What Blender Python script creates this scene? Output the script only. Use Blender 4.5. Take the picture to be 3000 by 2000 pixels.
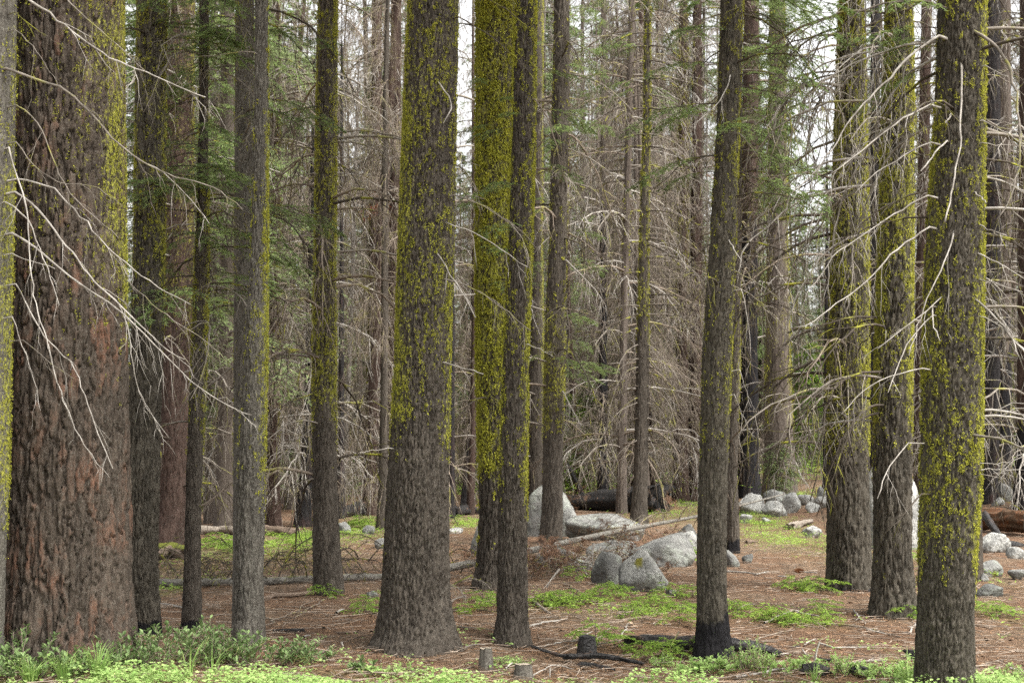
import bpy, bmesh, math, random
import numpy as np

for o in list(bpy.data.objects):
    bpy.data.objects.remove(o)
sc = bpy.context.scene
col = sc.collection
R = math.radians
PI = math.pi

# ------------------------------------------------------------------ camera
F = 4167.0            # focal length in photo pixels (50 mm on 36 mm, 3000 px wide)
EYE = 1.6
PITCH = math.atan(350 / F)
cam = bpy.data.cameras.new('camera')
cam.lens = 50.0
cam.sensor_width = 36.0
cam.clip_start = 0.05
cam.clip_end = 3000
cam.dof.use_dof = True
cam.dof.focus_distance = 13.0
cam.dof.aperture_fstop = 5.0
camo = bpy.data.objects.new('camera', cam)
camo.location = (0, 0, EYE)
camo.rotation_euler = (PI / 2 + PITCH, 0, 0)
col.objects.link(camo)
sc.camera = camo

# ------------------------------------------------------------------ sky, sun, exposure
SUN_EL, SUN_AZ = 56.0, 122.0      # azimuth clockwise from +Y (the view direction)
w = bpy.data.worlds.new('World')
sc.world = w
w.use_nodes = True
nt = w.node_tree
nt.nodes.clear()
sky = nt.nodes.new('ShaderNodeTexSky')
sky.sky_type = 'NISHITA'
sky.sun_disc = False
sky.sun_elevation = R(SUN_EL)
sky.sun_rotation = R(SUN_AZ)
sky.dust_density = 4.0
sky.air_density = 1.0
hs = nt.nodes.new('ShaderNodeHueSaturation')
hs.inputs['Saturation'].default_value = 0.06
hs.inputs['Value'].default_value = 1.15
bg = nt.nodes.new('ShaderNodeBackground')
bg.inputs['Strength'].default_value = 0.115
wo = nt.nodes.new('ShaderNodeOutputWorld')
nt.links.new(sky.outputs['Color'], hs.inputs['Color'])
nt.links.new(hs.outputs['Color'], bg.inputs['Color'])
nt.links.new(bg.outputs['Background'], wo.inputs['Surface'])
sun = bpy.data.lights.new('sun', 'SUN')
sun.energy = 1.5
sun.angle = R(18)
sun.color = (1.0, 0.955, 0.88)
suno = bpy.data.objects.new('sun', sun)
col.objects.link(suno)
suno.rotation_euler = (R(90 - SUN_EL), 0, R(180 - SUN_AZ))
suno.location = (10, -20, 40)
sc.view_settings.view_transform = 'Standard'
sc.view_settings.look = 'None'
sc.view_settings.exposure = 1.84
sc.view_settings.gamma = 1.0
sc.view_settings.use_curve_mapping = False
sc.render.engine = 'CYCLES'
cy = sc.cycles
cy.max_bounces = 4
cy.diffuse_bounces = 2
cy.glossy_bounces = 1
cy.transmission_bounces = 2
cy.transparent_max_bounces = 4
cy.use_denoising = False
cy.use_adaptive_sampling = True
cy.adaptive_threshold = 0.012
cy.sample_clamp_indirect = 6
cy.caustics_reflective = False
cy.caustics_refractive = False

# ------------------------------------------------------------------ numeric helpers
def h3(ix, iy, iz, seed):
    n = (ix * 374761393 + iy * 668265263 + iz * 1440662683 + seed * 1013904223) & 0xFFFFFFFF
    n = ((n ^ (n >> 13)) * 1274126177) & 0xFFFFFFFF
    n = n ^ (n >> 16)
    return n.astype(np.float64) / 4294967296.0

def vn(x, y, z, seed=0):
    x, y, z = np.broadcast_arrays(np.asarray(x, float), np.asarray(y, float), np.asarray(z, float))
    ix, iy, iz = (np.floor(a).astype(np.int64) for a in (x, y, z))
    fx, fy, fz = x - ix, y - iy, z - iz
    fx, fy, fz = (f * f * (3 - 2 * f) for f in (fx, fy, fz))
    r = 0
    for dx in (0, 1):
        wx = fx if dx else 1 - fx
        for dy in (0, 1):
            wy = fy if dy else 1 - fy
            for dz in (0, 1):
                wz = fz if dz else 1 - fz
                r = r + wx * wy * wz * h3(ix + dx, iy + dy, iz + dz, seed)
    return r

def fbm(x, y, z, seed=0, o=3):
    r, a, s, t = 0, 1.0, 1.0, 0.0
    for i in range(o):
        r = r + a * vn(x * s, y * s, z * s, seed + i * 7)
        t += a
        a *= 0.5
        s *= 2.03
    return r / t

def worley(u, v, nc, seed):
    iu, iv = np.floor(u).astype(np.int64), np.floor(v).astype(np.int64)
    f1 = np.full(u.shape, 9.0)
    f2 = np.full(u.shape, 9.0)
    cid = np.zeros(u.shape)
    z0 = np.zeros_like(iu)
    for dx in (-1, 0, 1):
        for dy in (-1, 0, 1):
            cx, cv = iu + dx, iv + dy
            cm = np.mod(cx, nc)
            px = cx + 0.1 + 0.8 * h3(cm, cv, z0, seed)
            py = cv + 0.1 + 0.8 * h3(cm, cv, z0 + 1, seed)
            d = np.hypot(px - u, py - v)
            k = h3(cm, cv, z0 + 2, seed)
            cid = np.where(d < f1, k, cid)
            f2 = np.minimum(np.maximum(d, f1), f2)
            f1 = np.minimum(d, f1)
    return f1, f2, cid

def sstep(a, b, x):
    t = np.clip((x - a) / (b - a), 0, 1)
    return t * t * (3 - 2 * t)

def nrm(a):
    return a / np.maximum(np.linalg.norm(a, axis=-1, keepdims=True), 1e-9)

# ------------------------------------------------------------------ ground height and pixel rays
MOUNDS = []      # (x, y, height, radius)
def ground(x, y):
    x = np.asarray(x, float)
    y = np.asarray(y, float)
    g = 0.035 * np.sin(0.55 * x + 0.9) * np.sin(0.42 * y + 0.4) + 0.03 * np.sin(0.21 * x - 0.3 * y)
    g = g * sstep(5, 12, y)
    g = g + 1.0 * sstep(5.5, 15, x) * sstep(24, 42, y) + 0.25 * sstep(30, 60, y)
    g = g + 0.045 * np.maximum(0, y - 85)
    for mx, my, mh, mr in MOUNDS:
        g = g + mh * np.exp(-((x - mx) ** 2 + (y - my) ** 2) / (mr * mr))
    return g

def gz(x, y):
    return float(ground(x, y))

CP, SP = math.cos(PITCH), math.sin(PITCH)
def ray(u, v):
    a, b = (u - 1500) / F, (1000 - v) / F
    dy = CP - b * SP
    return a / dy, (SP + b * CP) / dy         # x and z per metre of depth

def at(u, v, y):
    a, b = ray(u, v)
    return np.array((a * y, y, EYE + b * y))

def gp(u, v):
    a, b = ray(u, v)
    y = 12.0
    lo, hi = 4.0, 140.0
    for i in range(60):
        m = 0.5 * (lo + hi)
        if EYE + b * m > gz(a * m, m):
            lo = m
        else:
            hi = m
    y = 0.5 * (lo + hi)
    return np.array((a * y, y, gz(a * y, y)))

def px(y):                                    # metres per photo pixel at depth y
    return y / F

# needle mounds at the foot of the near trunks
for u, v, hh, rr in ((1215, 1890, .07, .8), (1497, 1868, .05, .6), (2090, 1915, .05, .5), (2620, 1790, .05, .6), (960, 1735, .10, 1.2), (190, 1925, .06, 1.0)):
    p = gp(u, v)
    MOUNDS.append((p[0], p[1] + .15, hh, rr))

# ------------------------------------------------------------------ mesh builders
class Geo:
    def __init__(s):
        s.V, s.Q, s.T, s.A, s.n = [], [], [], {}, 0
    def add(s, V, Q=None, T=None, **attrs):
        V = np.asarray(V, float).reshape(-1, 3)
        if Q is not None and len(Q):
            s.Q.append(np.asarray(Q, np.int64) + s.n)
        if T is not None and len(T):
            s.T.append(np.asarray(T, np.int64) + s.n)
        s.V.append(V)
        for k in set(s.A) | set(attrs):
            a = attrs.get(k, 0.0)
            a = np.broadcast_to(np.asarray(a, float), (len(V),)) if np.ndim(a) == 0 else np.asarray(a, float).reshape(-1)
            lst = s.A.setdefault(k, [])
            if not lst and s.n:
                lst.append(np.zeros(s.n))
            lst.append(a)
        s.n += len(V)
    def mesh(s, name, mat, smooth=True, origin=(0, 0, 0)):
        V = np.concatenate(s.V) - np.asarray(origin, float)
        me = bpy.data.meshes.new(name)
        q = np.concatenate(s.Q) if s.Q else np.zeros((0, 4), np.int64)
        t = np.concatenate(s.T) if s.T else np.zeros((0, 3), np.int64)
        me.vertices.add(len(V))
        me.vertices.foreach_set('co', V.astype(np.float32).ravel())
        me.loops.add(q.size + t.size)
        me.loops.foreach_set('vertex_index', np.concatenate((q.ravel(), t.ravel())).astype(np.int32))
        me.polygons.add(len(q) + len(t))
        st = np.concatenate((np.arange(len(q)) * 4, q.size + np.arange(len(t)) * 3))
        me.polygons.foreach_set('loop_start', st.astype(np.int32))
        me.update(calc_edges=True)
        me.polygons.foreach_set('use_smooth', np.full(len(q) + len(t), smooth))
        for k, lst in s.A.items():
            a = np.concatenate(lst)
            at_ = me.attributes.new(k, 'FLOAT', 'POINT')
            at_.data.foreach_set('value', a.astype(np.float32))
        me.materials.append(mat)
        me.update()
        return me

def obj(name, me, parent=None, loc=(0, 0, 0), rot=(0, 0, 0), scale=1.0, kind=None):
    o = bpy.data.objects.new(name, me)
    col.objects.link(o)
    o.location = loc
    o.rotation_euler = rot
    o.scale = (scale,) * 3 if np.ndim(scale) == 0 else scale
    if parent is not None:
        o.parent = parent
    if kind:
        o['kind'] = kind
    return o

def thing(name, label, cat, loc=(0, 0, 0), rz=0, group=None, scale=1.0):
    o = obj(name, None, None, tuple(loc), (0, 0, rz), scale)
    return tag(o, label, cat, group)

def tag(o, label, cat, group=None):
    o['label'] = label
    o['category'] = cat
    if group:
        o['group'] = group
    return o

def tubes(g, P, Rr, k=4, tone=None, moss=None, tip=True):
    P = np.asarray(P, float)
    M, n, _ = P.shape
    Rr = np.broadcast_to(np.asarray(Rr, float), (M, n))
    T = nrm(np.gradient(P, axis=1))
    ref = np.array((0.31, 0.87, 0.39))
    N = nrm(np.cross(T, ref))
    B = np.cross(T, N)
    a = np.arange(k) * 2 * PI / k
    V = P[:, :, None, :] + Rr[:, :, None, None] * (np.cos(a)[None, None, :, None] * N[:, :, None, :] + np.sin(a)[None, None, :, None] * B[:, :, None, :])
    idx = np.arange(M * n * k).reshape(M, n, k)
    q = np.stack((idx[:, :-1, :], np.roll(idx, -1, 2)[:, :-1, :], np.roll(idx, -1, 2)[:, 1:, :], idx[:, 1:, :]), -1).reshape(-1, 4)
    caps = idx[:, -1, :]
    t = None
    if tip:
        t = np.concatenate([np.stack((caps[:, 0], caps[:, i], caps[:, i + 1]), -1) for i in range(1, k - 1)])
    at_ = {}
    if tone is None:
        tone = 0.5
    at_['tone'] = np.repeat(np.broadcast_to(np.asarray(tone, float).reshape(-1, 1) if np.ndim(tone) == 1 else np.asarray(tone, float), (M, n)).reshape(M, n), k, axis=1).ravel()
    if moss is not None:
        at_['moss'] = np.repeat(np.broadcast_to(moss, (M, n)), k, axis=1).ravel()
    g.add(V.reshape(-1, 3), q, t, **at_)

def along(P, t):
    """points and tangents at parameters t (B,m) on paths P (B,n,3)"""
    B, n, _ = P.shape
    x = np.clip(t, 0, 0.9999) * (n - 1)
    i = x.astype(int)
    f = (x - i)[..., None]
    b = np.arange(B)[:, None]
    p0, p1 = P[b, i], P[b, i + 1]
    return p0 + (p1 - p0) * f, nrm(p1 - p0)

def grow(P, m, L, rng, tmin=0.15, ang=0.9, droop=0.4, n=4, jit=0.06, flat=0.5):
    """m side twigs on every path"""
    B = len(P)
    t = tmin + (1 - tmin) * (np.arange(m)[None, :] + rng.random((B, m))) / m
    p, T = along(P, t)
    up = np.array((0, 0, 1.0))
    S = nrm(np.cross(T, up) + 1e-6)
    sg = np.where((np.arange(m)[None, :] + rng.integers(0, 2, (B, 1))) % 2, 1.0, -1.0)[..., None]
    U = np.cross(S, T)
    roll = (rng.random((B, m, 1)) - .5) * 2 * (1 - flat) * PI
    S2 = S * sg * np.cos(roll) + U * np.sin(roll)
    a = ang * (0.7 + 0.6 * rng.random((B, m, 1)))
    D = nrm(T * np.cos(a) + S2 * np.sin(a) + up * (-droop * rng.random((B, m, 1))))
    l = np.asarray(L).reshape(-1, 1) * (0.45 + 0.8 * rng.random((B, m))) * (1.1 - 0.6 * t)
    s = np.linspace(0, 1, n)
    Q = p[:, :, None, :] + D[:, :, None, :] * (l[:, :, None] * s)[..., None]
    Q = Q + up * (-(droop * 0.7) * l[:, :, None] * s ** 2)[..., None]
    Q = Q + (rng.random(Q.shape) - .5) * 2 * jit * (l[:, :, None] * s)[..., None]
    return Q.reshape(B * m, n, 3), l.reshape(-1)

def needles(g, P, K, ln, wd, rng, tone, spread=0.9, lift=0.15):
    """K small blades on every path"""
    B = len(P)
    t = np.broadcast_to((np.arange(K) + 0.5) / K, (B, K)) + (rng.random((B, K)) - .5) / K
    p, T = along(P, t)
    S = nrm(np.cross(T, np.array((0, 0, 1.0))) + 1e-6)
    sg = np.where(np.arange(K)[None, :] % 2, 1.0, -1.0)[..., None]
    D = nrm(T * (0.55 + .3 * rng.random((B, K, 1))) + S * sg * spread + np.array((0, 0, 1.0)) * (rng.random((B, K, 1)) - .5 + lift) * .9)
    l = (ln * (0.6 + 0.8 * rng.random((B, K, 1))))
    W = nrm(np.cross(D, rng.random((B, K, 3)) - .5 + np.array((0, 0, .9)))) * wd * .5
    V = np.stack((p - W, p + W, p + D * l * .55 + W * .9, p + D * l), 2).reshape(-1, 3)
    i = np.arange(B * K) * 4
    q = np.stack((i, i + 1, i + 2, i + 3), -1)
    tn = np.repeat(np.clip(np.repeat(np.broadcast_to(tone, (B,)), K) + (rng.random(B * K) - .5) * .35, 0, 1), 4)
    g.add(V, q, None, tone=tn)

def leaves(g, p, D, N, l, wd, tone, fold=0.15):
    """folded obovate leaves: base p, direction D, normal N"""
    p, D, N = np.asarray(p), nrm(D), nrm(N)
    S = nrm(np.cross(D, N))
    N = np.cross(S, D)
    l = np.asarray(l).reshape(-1, 1)
    wd = np.asarray(wd).reshape(-1, 1)
    pts = [p, p + D * l * .55 + S * wd * .5 + N * wd * fold, p + D * l - N * l * .06, p + D * l * .55 - S * wd * .5 + N * wd * fold, p + D * l * .62]
    n = len(p)
    V = np.stack(pts, 1).reshape(-1, 3)
    i = np.arange(n) * 5
    T = np.concatenate((np.stack((i, i + 1, i + 4), -1), np.stack((i + 1, i + 2, i + 4), -1), np.stack((i + 2, i + 3, i + 4), -1), np.stack((i + 3, i, i + 4), -1)))
    g.add(V, None, T, tone=np.repeat(np.broadcast_to(tone, (n,)), 5))

# ------------------------------------------------------------------ materials
class Nodes:
    def __init__(s, name):
        s.m = bpy.data.materials.new(name)
        s.m.use_nodes = True
        s.t = s.m.node_tree
        s.t.nodes.clear()
        s.out = s.n('OutputMaterial')
        s._c = None
    def n(s, typ, **kw):
        x = s.t.nodes.new('ShaderNode' + typ)
        for k, v in kw.items():
            setattr(x, k, v)
        return x
    def set(s, sock, v):
        if isinstance(v, bpy.types.NodeSocket):
            s.t.links.new(v, sock)
        elif isinstance(v, (tuple, list)) and len(v) == 3 and sock.type == 'RGBA':
            sock.default_value = (*v, 1)
        else:
            sock.default_value = v
    def attr(s, name):
        return s.n('Attribute', attribute_name=name).outputs['Fac']
    def coord(s, scale=(1, 1, 1), space='Object'):
        c = s.n('TexCoord').outputs[space]
        m = s.n('Mapping')
        s.set(m.inputs['Vector'], c)
        m.inputs['Scale'].default_value = scale
        return m.outputs['Vector']
    def noise(s, vec, scale, detail=4, rough=.55, out='Fac'):
        x = s.n('TexNoise')
        s.set(x.inputs['Vector'], vec)
        x.inputs['Scale'].default_value = scale
        x.inputs['Detail'].default_value = detail
        x.inputs['Roughness'].default_value = rough
        return x.outputs[out]
    def vor(s, vec, scale, feat='F1', out='Distance'):
        x = s.n('TexVoronoi', feature=feat)
        s.set(x.inputs['Vector'], vec)
        x.inputs['Scale'].default_value = scale
        return x.outputs[out]
    def ramp(s, f, a, b, lo=0.0, hi=1.0):
        x = s.n('MapRange')
        x.clamp = True
        s.set(x.inputs['Value'], f)
        for k, v in zip(('From Min', 'From Max', 'To Min', 'To Max'), (a, b, lo, hi)):
            x.inputs[k].default_value = v
        return x.outputs['Result']
    def mix(s, f, a, b):
        x = s.n('Mix', data_type='RGBA')
        s.set(x.inputs[0], f)
        s.set(x.inputs[6], a)
        s.set(x.inputs[7], b)
        return x.outputs[2]
    def math(s, op, a, b=0.0):
        x = s.n('Math', operation=op)
        s.set(x.inputs[0], a)
        s.set(x.inputs[1], b)
        return x.outputs[0]
    def bump(s, h, st, dist=0.02, nrm_=None):
        x = s.n('Bump')
        s.set(x.inputs['Height'], h)
        x.inputs['Strength'].default_value = st
        x.inputs['Distance'].default_value = dist
        if nrm_ is not None:
            s.set(x.inputs['Normal'], nrm_)
        return x.outputs['Normal']
    def bsdf(s, c, rough=.9, spec=.2, normal=None):
        x = s.n('BsdfPrincipled')
        s.set(x.inputs['Base Color'], c)
        s.set(x.inputs['Roughness'], rough)
        x.inputs['Specular IOR Level'].default_value = spec
        if normal is not None:
            s.set(x.inputs['Normal'], normal)
        return x.outputs['BSDF']
    def done(s, sh):
        s.t.links.new(sh, s.out.inputs['Surface'])
        return s.m

MOSS_A, MOSS_B = (0.15, 0.155, 0.022), (0.58, 0.57, 0.085)

def bark_mat(name, dark, light, red=None, redamt=0.0, grain=26.0, bump=.8, pale=.25):
    s = Nodes(name)
    v = s.coord((1, 1, .20))
    v2 = s.coord((1, 1, 1))
    n1 = s.noise(v, grain * 1.6, 6, .7)
    n2 = s.noise(v2, 2.3, 5, .65)
    tone = s.attr('tone')
    f = s.math('ADD', s.math('MULTIPLY', tone, .45), s.math('MULTIPLY', s.ramp(n1, .34, .66), .55))
    c = s.mix(f, dark, light)
    if red:
        rm = s.math('MULTIPLY', s.ramp(tone, .5, .8), s.math('MULTIPLY', s.ramp(n2, .46, .62), s.ramp(n1, .35, .55)))
        c = s.mix(s.math('MULTIPLY', rm, redamt), c, red)
    fl = s.noise(v2, 60, 3, .6)
    c = s.mix(s.math('MULTIPLY', s.ramp(fl, .53, .64), pale), c, (.21, .20, .17))
    ch = s.attr('char')
    chn = s.ramp(s.math('ADD', ch, s.math('MULTIPLY', s.math('SUBTRACT', n1, .5), .9)), .45, .6)
    c = s.mix(chn, c, s.mix(n1, (.008, .008, .009), (.028, .026, .027)))
    ms = s.attr('moss')
    mn = s.noise(s.coord((1, 1, .5)), 52, 4, .7)
    mm = s.ramp(s.math('ADD', ms, s.math('MULTIPLY', s.math('SUBTRACT', mn, .5), 2.0)), .46, .82)
    c = s.mix(s.math('MULTIPLY', mm, .85), c, s.mix(s.ramp(mn, .35, .65), (.12, .122, .022), (.41, .405, .065)))
    nm = s.bump(n1, bump, .035)
    nm = s.bump(fl, .5, .010, nm)
    return s.done(s.bsdf(c, .92, .12, nm))

def leaf_mat(name, a, b, trans=.35, rough=.55, spec=.25):
    s = Nodes(name)
    c = s.mix(s.attr('tone'), a, b)
    p = s.bsdf(c, rough, spec)
    t = s.n('BsdfTranslucent')
    s.set(t.inputs['Color'], s.mix(.5, c, b))
    m = s.n('MixShader')
    m.inputs[0].default_value = trans
    s.t.links.new(p, m.inputs[1])
    s.t.links.new(t.outputs[0], m.inputs[2])
    return s.done(m.outputs[0])

def twig_mat(name, dark, light, mossy=.0):
    s = Nodes(name)
    v = s.coord()
    n1 = s.noise(v, 7, 5, .7)
    c = s.mix(s.math('ADD', s.math('MULTIPLY', s.attr('tone'), .5), s.math('MULTIPLY', s.ramp(n1, .38, .62), .5)), dark, light)
    if mossy:
        n2 = s.noise(v, 5.0, 3)
        c = s.mix(s.math('MULTIPLY', s.ramp(n2, .55, .66), mossy), c, (.27, .27, .03))
    return s.done(s.bsdf(c, .85, .15))

BARK = {
    'brown': bark_mat('bark_brown', (.017, .0135, .011), (.110, .093, .075)),
    'grey': bark_mat('bark_grey', (.042, .037, .031), (.150, .136, .114), pale=.6),
    'big': bark_mat('bark_plated', (.024, .019, .015), (.115, .090, .070), (.19, .085, .050), .6, 22, 1.0),
    'red': bark_mat('bark_reddish', (.022, .014, .011), (.088, .056, .045)),
    'olive': bark_mat('bark_olive', (.018, .0155, .012), (.114, .099, .077)),
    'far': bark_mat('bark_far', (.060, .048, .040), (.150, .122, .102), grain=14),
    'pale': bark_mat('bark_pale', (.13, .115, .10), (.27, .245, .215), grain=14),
    'char': bark_mat('bark_charred', (.010, .009, .010), (.034, .031, .032), (.14, .055, .04), .25, 16),
}
def moss_mat():
    s = Nodes('moss_tuft')
    n = s.noise(s.coord(), 3.0, 2)
    c = s.mix(s.math('ADD', s.math('MULTIPLY', s.attr('tone'), .65), s.math('MULTIPLY', n, .35)), MOSS_A, MOSS_B)
    p = s.bsdf(c, .95, .05)
    t = s.n('BsdfTranslucent')
    s.set(t.inputs['Color'], c)
    m = s.n('MixShader')
    m.inputs[0].default_value = .25
    s.t.links.new(p, m.inputs[1])
    s.t.links.new(t.outputs[0], m.inputs[2])
    return s.done(m.outputs[0])
MOSS = moss_mat()
TW_PALE = twig_mat('twig_bleached', (.085, .072, .058), (.50, .465, .415))
TW_GREY = twig_mat('twig_grey', (.080, .069, .056), (.29, .255, .215), .6)
TW_DARK = twig_mat('twig_dark', (.026, .021, .016), (.10, .082, .064), .8)
TW_BROWN = twig_mat('twig_brown', (.075, .058, .044), (.29, .238, .188), .5)
TW_ROSE = twig_mat('twig_rosy', (.085, .066, .053), (.31, .262, .215), .25)
NEEDLE = leaf_mat('needle_green', (.072, .115, .036), (.25, .33, .115), .4)
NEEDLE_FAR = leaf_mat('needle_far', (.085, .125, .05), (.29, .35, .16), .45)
NEEDLE_YOUNG = leaf_mat('needle_young', (.10, .20, .025), (.34, .48, .08), .4)
NEEDLE_DEAD = leaf_mat('needle_dead', (.09, .045, .025), (.26, .145, .085), .25)
NEEDLE_RUST = leaf_mat('needle_rust', (.20, .055, .022), (.40, .13, .05), .25)
LEAF_HERB = leaf_mat('leaf_herb', (.14, .27, .055), (.46, .60, .22), .45)
LEAF_SHRUB = leaf_mat('leaf_shrub', (.060, .105, .032), (.23, .32, .125), .3, .5, .22)
GRASS = leaf_mat('grass_blade', (.13, .25, .05), (.36, .50, .15), .4)
LITTER = leaf_mat('litter_needle', (.09, .045, .024), (.46, .28, .16), .1, .8, .1)
CHIP = leaf_mat('bark_chip', (.02, .014, .010), (.34, .25, .17), .0, .85, .1)
LITTER_P = twig_mat('litter_twig', (.10, .072, .052), (.44, .36, .285))

def ground_mat():
    s = Nodes('forest_floor')
    v = s.coord()
    a = s.noise(v, .55, 4)
    b = s.noise(v, 7, 5, .65)
    c = s.noise(v, 55, 4, .7)
    base = s.mix(s.ramp(c, .3, .72), (.055, .033, .021), (.30, .185, .118))
    base = s.mix(s.math('MULTIPLY', s.ramp(b, .5, .68), .55), base, (.36, .24, .16))
    base = s.mix(s.math('MULTIPLY', s.ramp(a, .46, .58), .6), base, s.mix(c, (.11, .08, .055), (.33, .245, .17)))
    base = s.mix(s.math('MULTIPLY', s.ramp(s.noise(v, 24, 3), .6, .7), .7), base, (.045, .030, .022))
    gr = s.math('MULTIPLY', s.attr('green'), s.ramp(s.noise(v, 6, 4), .38, .56))
    base = s.mix(s.math('MULTIPLY', gr, .5), base, s.mix(c, (.09, .15, .03), (.25, .35, .08)))
    nm = s.bump(b, .9, .09)
    nm = s.bump(c, 1.0, .04, nm)
    return s.done(s.bsdf(base, .95, .08, nm))

def granite_mat(name='granite', k=1.2, lich=.6):
    s = Nodes(name)
    v = s.coord()
    n1 = s.noise(v, 2.2, 5, .6)
    n2 = s.noise(v, 22, 4, .7)
    sp = s.vor(v, 70)
    c = s.mix(s.ramp(n1, .35, .65), (.085 * k, .085 * k, .080 * k), (.27 * k, .265 * k, .245 * k))
    c = s.mix(s.math('MULTIPLY', s.ramp(n2, .48, .62), .6), c, (.085, .083, .078))
    c = s.mix(s.math('MULTIPLY', s.ramp(sp, .35, .1), .35), c, (.10, .10, .10))
    c = s.mix(s.math('MULTIPLY', s.ramp(s.noise(v, 3.4, 6, .7), .50, .58), lich), c, (.27, .29, .245))
    c = s.mix(s.math('MULTIPLY', s.ramp(s.noise(v, 4.5, 6, .7), .54, .64), .8), c, (.035, .034, .031))
    c = s.mix(s.ramp(s.math('ADD', s.attr('moss'), s.math('MULTIPLY', s.math('SUBTRACT', n2, .5), .8)), .42, .75), c, (.125, .115, .02))
    nm = s.bump(n2, .9, .05)
    return s.done(s.bsdf(c, .88, .2, nm))

def char_mat():
    s = Nodes('charcoal')
    v = s.coord()
    cr = s.vor(v, 26, 'DISTANCE_TO_EDGE')
    n = s.noise(v, 30, 4)
    c = s.mix(n, (.008, .008, .008), (.04, .036, .034))
    c = s.mix(s.math('MULTIPLY', s.ramp(s.noise(v, 5, 4), .58, .68), s.attr('tone')), c, (.17, .10, .065))
    nm = s.bump(s.ramp(cr, 0, .08), .9, .02)
    nm = s.bump(n, .5, .01, nm)
    return s.done(s.bsdf(c, .65, .35, nm))

def wood_mat(name, a, b, red=(.25, .1, .04), ramt=0.0):
    s = Nodes(name)
    v = s.coord((.25, 1, 1))
    v2 = s.coord()
    n = s.noise(v, 30, 5, .65)
    n2 = s.noise(v2, 5, 4)
    c = s.mix(s.ramp(n, .3, .7), a, b)
    if ramt:
        c = s.mix(s.math('MULTIPLY', s.ramp(n2, .45, .6), ramt), c, red)
    c = s.mix(s.math('MULTIPLY', s.ramp(n2, .58, .68), .5), c, (.06, .048, .038))
    c = s.mix(s.ramp(s.math('ADD', s.attr('moss'), s.math('MULTIPLY', s.math('SUBTRACT', n2, .5), .9)), .45, .6), c, (.12, .13, .025))
    return s.done(s.bsdf(c, .9, .12, s.bump(n, .8, .03)))

GROUND = ground_mat()
GRANITE = granite_mat()
GRANITE_W = granite_mat('granite_white', 2.0, .2)
GRANITE_D = granite_mat('granite_dark', .7, .5)
CHAR = char_mat()
LOGM = wood_mat('log_grey', (.075, .067, .055), (.25, .235, .205))
LOGB = wood_mat('log_brown', (.09, .065, .048), (.25, .19, .145))
LOGR = wood_mat('log_rotten', (.035, .022, .014), (.15, .095, .06), (.21, .085, .038), .55)
LOGP = wood_mat('log_pale', (.13, .105, .082), (.34, .295, .245))
STUMPCUT = wood_mat('stump_cut', (.16, .135, .10), (.36, .31, .245))
CONEM = leaf_mat('cone_scale', (.16, .065, .03), (.38, .18, .085), .0, .7, .2)

# ------------------------------------------------------------------ ground sheet
def axis(lo, hi, step, far_lo, far_hi):
    a = list(np.arange(lo, hi + 1e-6, step))
    s, x = step, hi
    while x < far_hi:
        s *= 1.22
        x += s
        a.append(x)
    s, x = step, lo
    while x > far_lo:
        s *= 1.22
        x -= s
        a.insert(0, x)
    return np.array(a)

GREENS = []         # (u, v, ru, rv, strength) patches of low green growth, in photo pixels on the ground
for q in ((690, 1610, 130, 50, 1), (880, 1600, 130, 60, .9), (470, 1740, 60, 40, .8), (1030, 1560, 130, 40, 1), (1380, 1540, 60, 18, .7), (1930, 1500, 100, 30, 1),
          (2330, 1590, 130, 55, .9), (2240, 1530, 90, 30, .8), (2100, 1500, 60, 30, .7), (2700, 1640, 50, 80, .8), (1830, 1790, 200, 28, .45), (1600, 1770, 120, 20, .6),
          (2320, 1815, 140, 24, .5), (2950, 1800, 100, 60, .4), (630, 1480, 60, 20, 1), (1980, 1470, 80, 14, .9), (2350, 1450, 80, 12, .8), (2960, 1430, 40, 20, .7)):
    p = gp(q[0], q[1])
    p1 = gp(q[0], q[1] - q[3])
    p2 = gp(q[0], q[1] + q[3])
    GREENS.append((p[0], .5 * (p1[1] + p2[1]), q[2] * px(p[1]), max(.25, .5 * (p1[1] - p2[1])), q[4]))
def green_at(x, y):
    g = np.zeros(np.shape(x))
    for cx, cyy, rx, ry, s in GREENS:
        g = np.maximum(g, s * np.exp(-(((x - cx) / rx) ** 2 + ((y - cyy) / ry) ** 2) * 1.2))
    g = np.maximum(g, sstep(11.0, 10.2, y + .5 * (fbm(x * .9, 0 * x, 0 * x, 5) - .5)) * sstep(4, 7, y))
    return np.maximum(g, .75 * sstep(48, 70, y))

xs = axis(-9, 9, .13, -700, 700)
ys = axis(9, 30, .13, -120, 900)
X, Y = np.meshgrid(xs, ys)
Z = ground(X, Y) + (fbm(X * 2.2, Y * 2.2, 0 * X, 3, 3) - .5) * .07 * sstep(60, 10, Y) + (vn(X * 9, Y * 9, 0 * X, 9) - .5) * .02
g = Geo()
ny, nx = X.shape
idx = np.arange(nx * ny).reshape(ny, nx)
q = np.stack((idx[:-1, :-1], idx[:-1, 1:], idx[1:, 1:], idx[1:, :-1]), -1).reshape(-1, 4)
g.add(np.stack((X, Y, Z), -1), q, None, green=green_at(X, Y).ravel())
GO = obj('ground', g.mesh('ground', GROUND), kind='structure')

# ------------------------------------------------------------------ trunks
TREES = {}

def zmap(v, y):
    return EYE + ray(0, v)[1] * y

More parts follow.
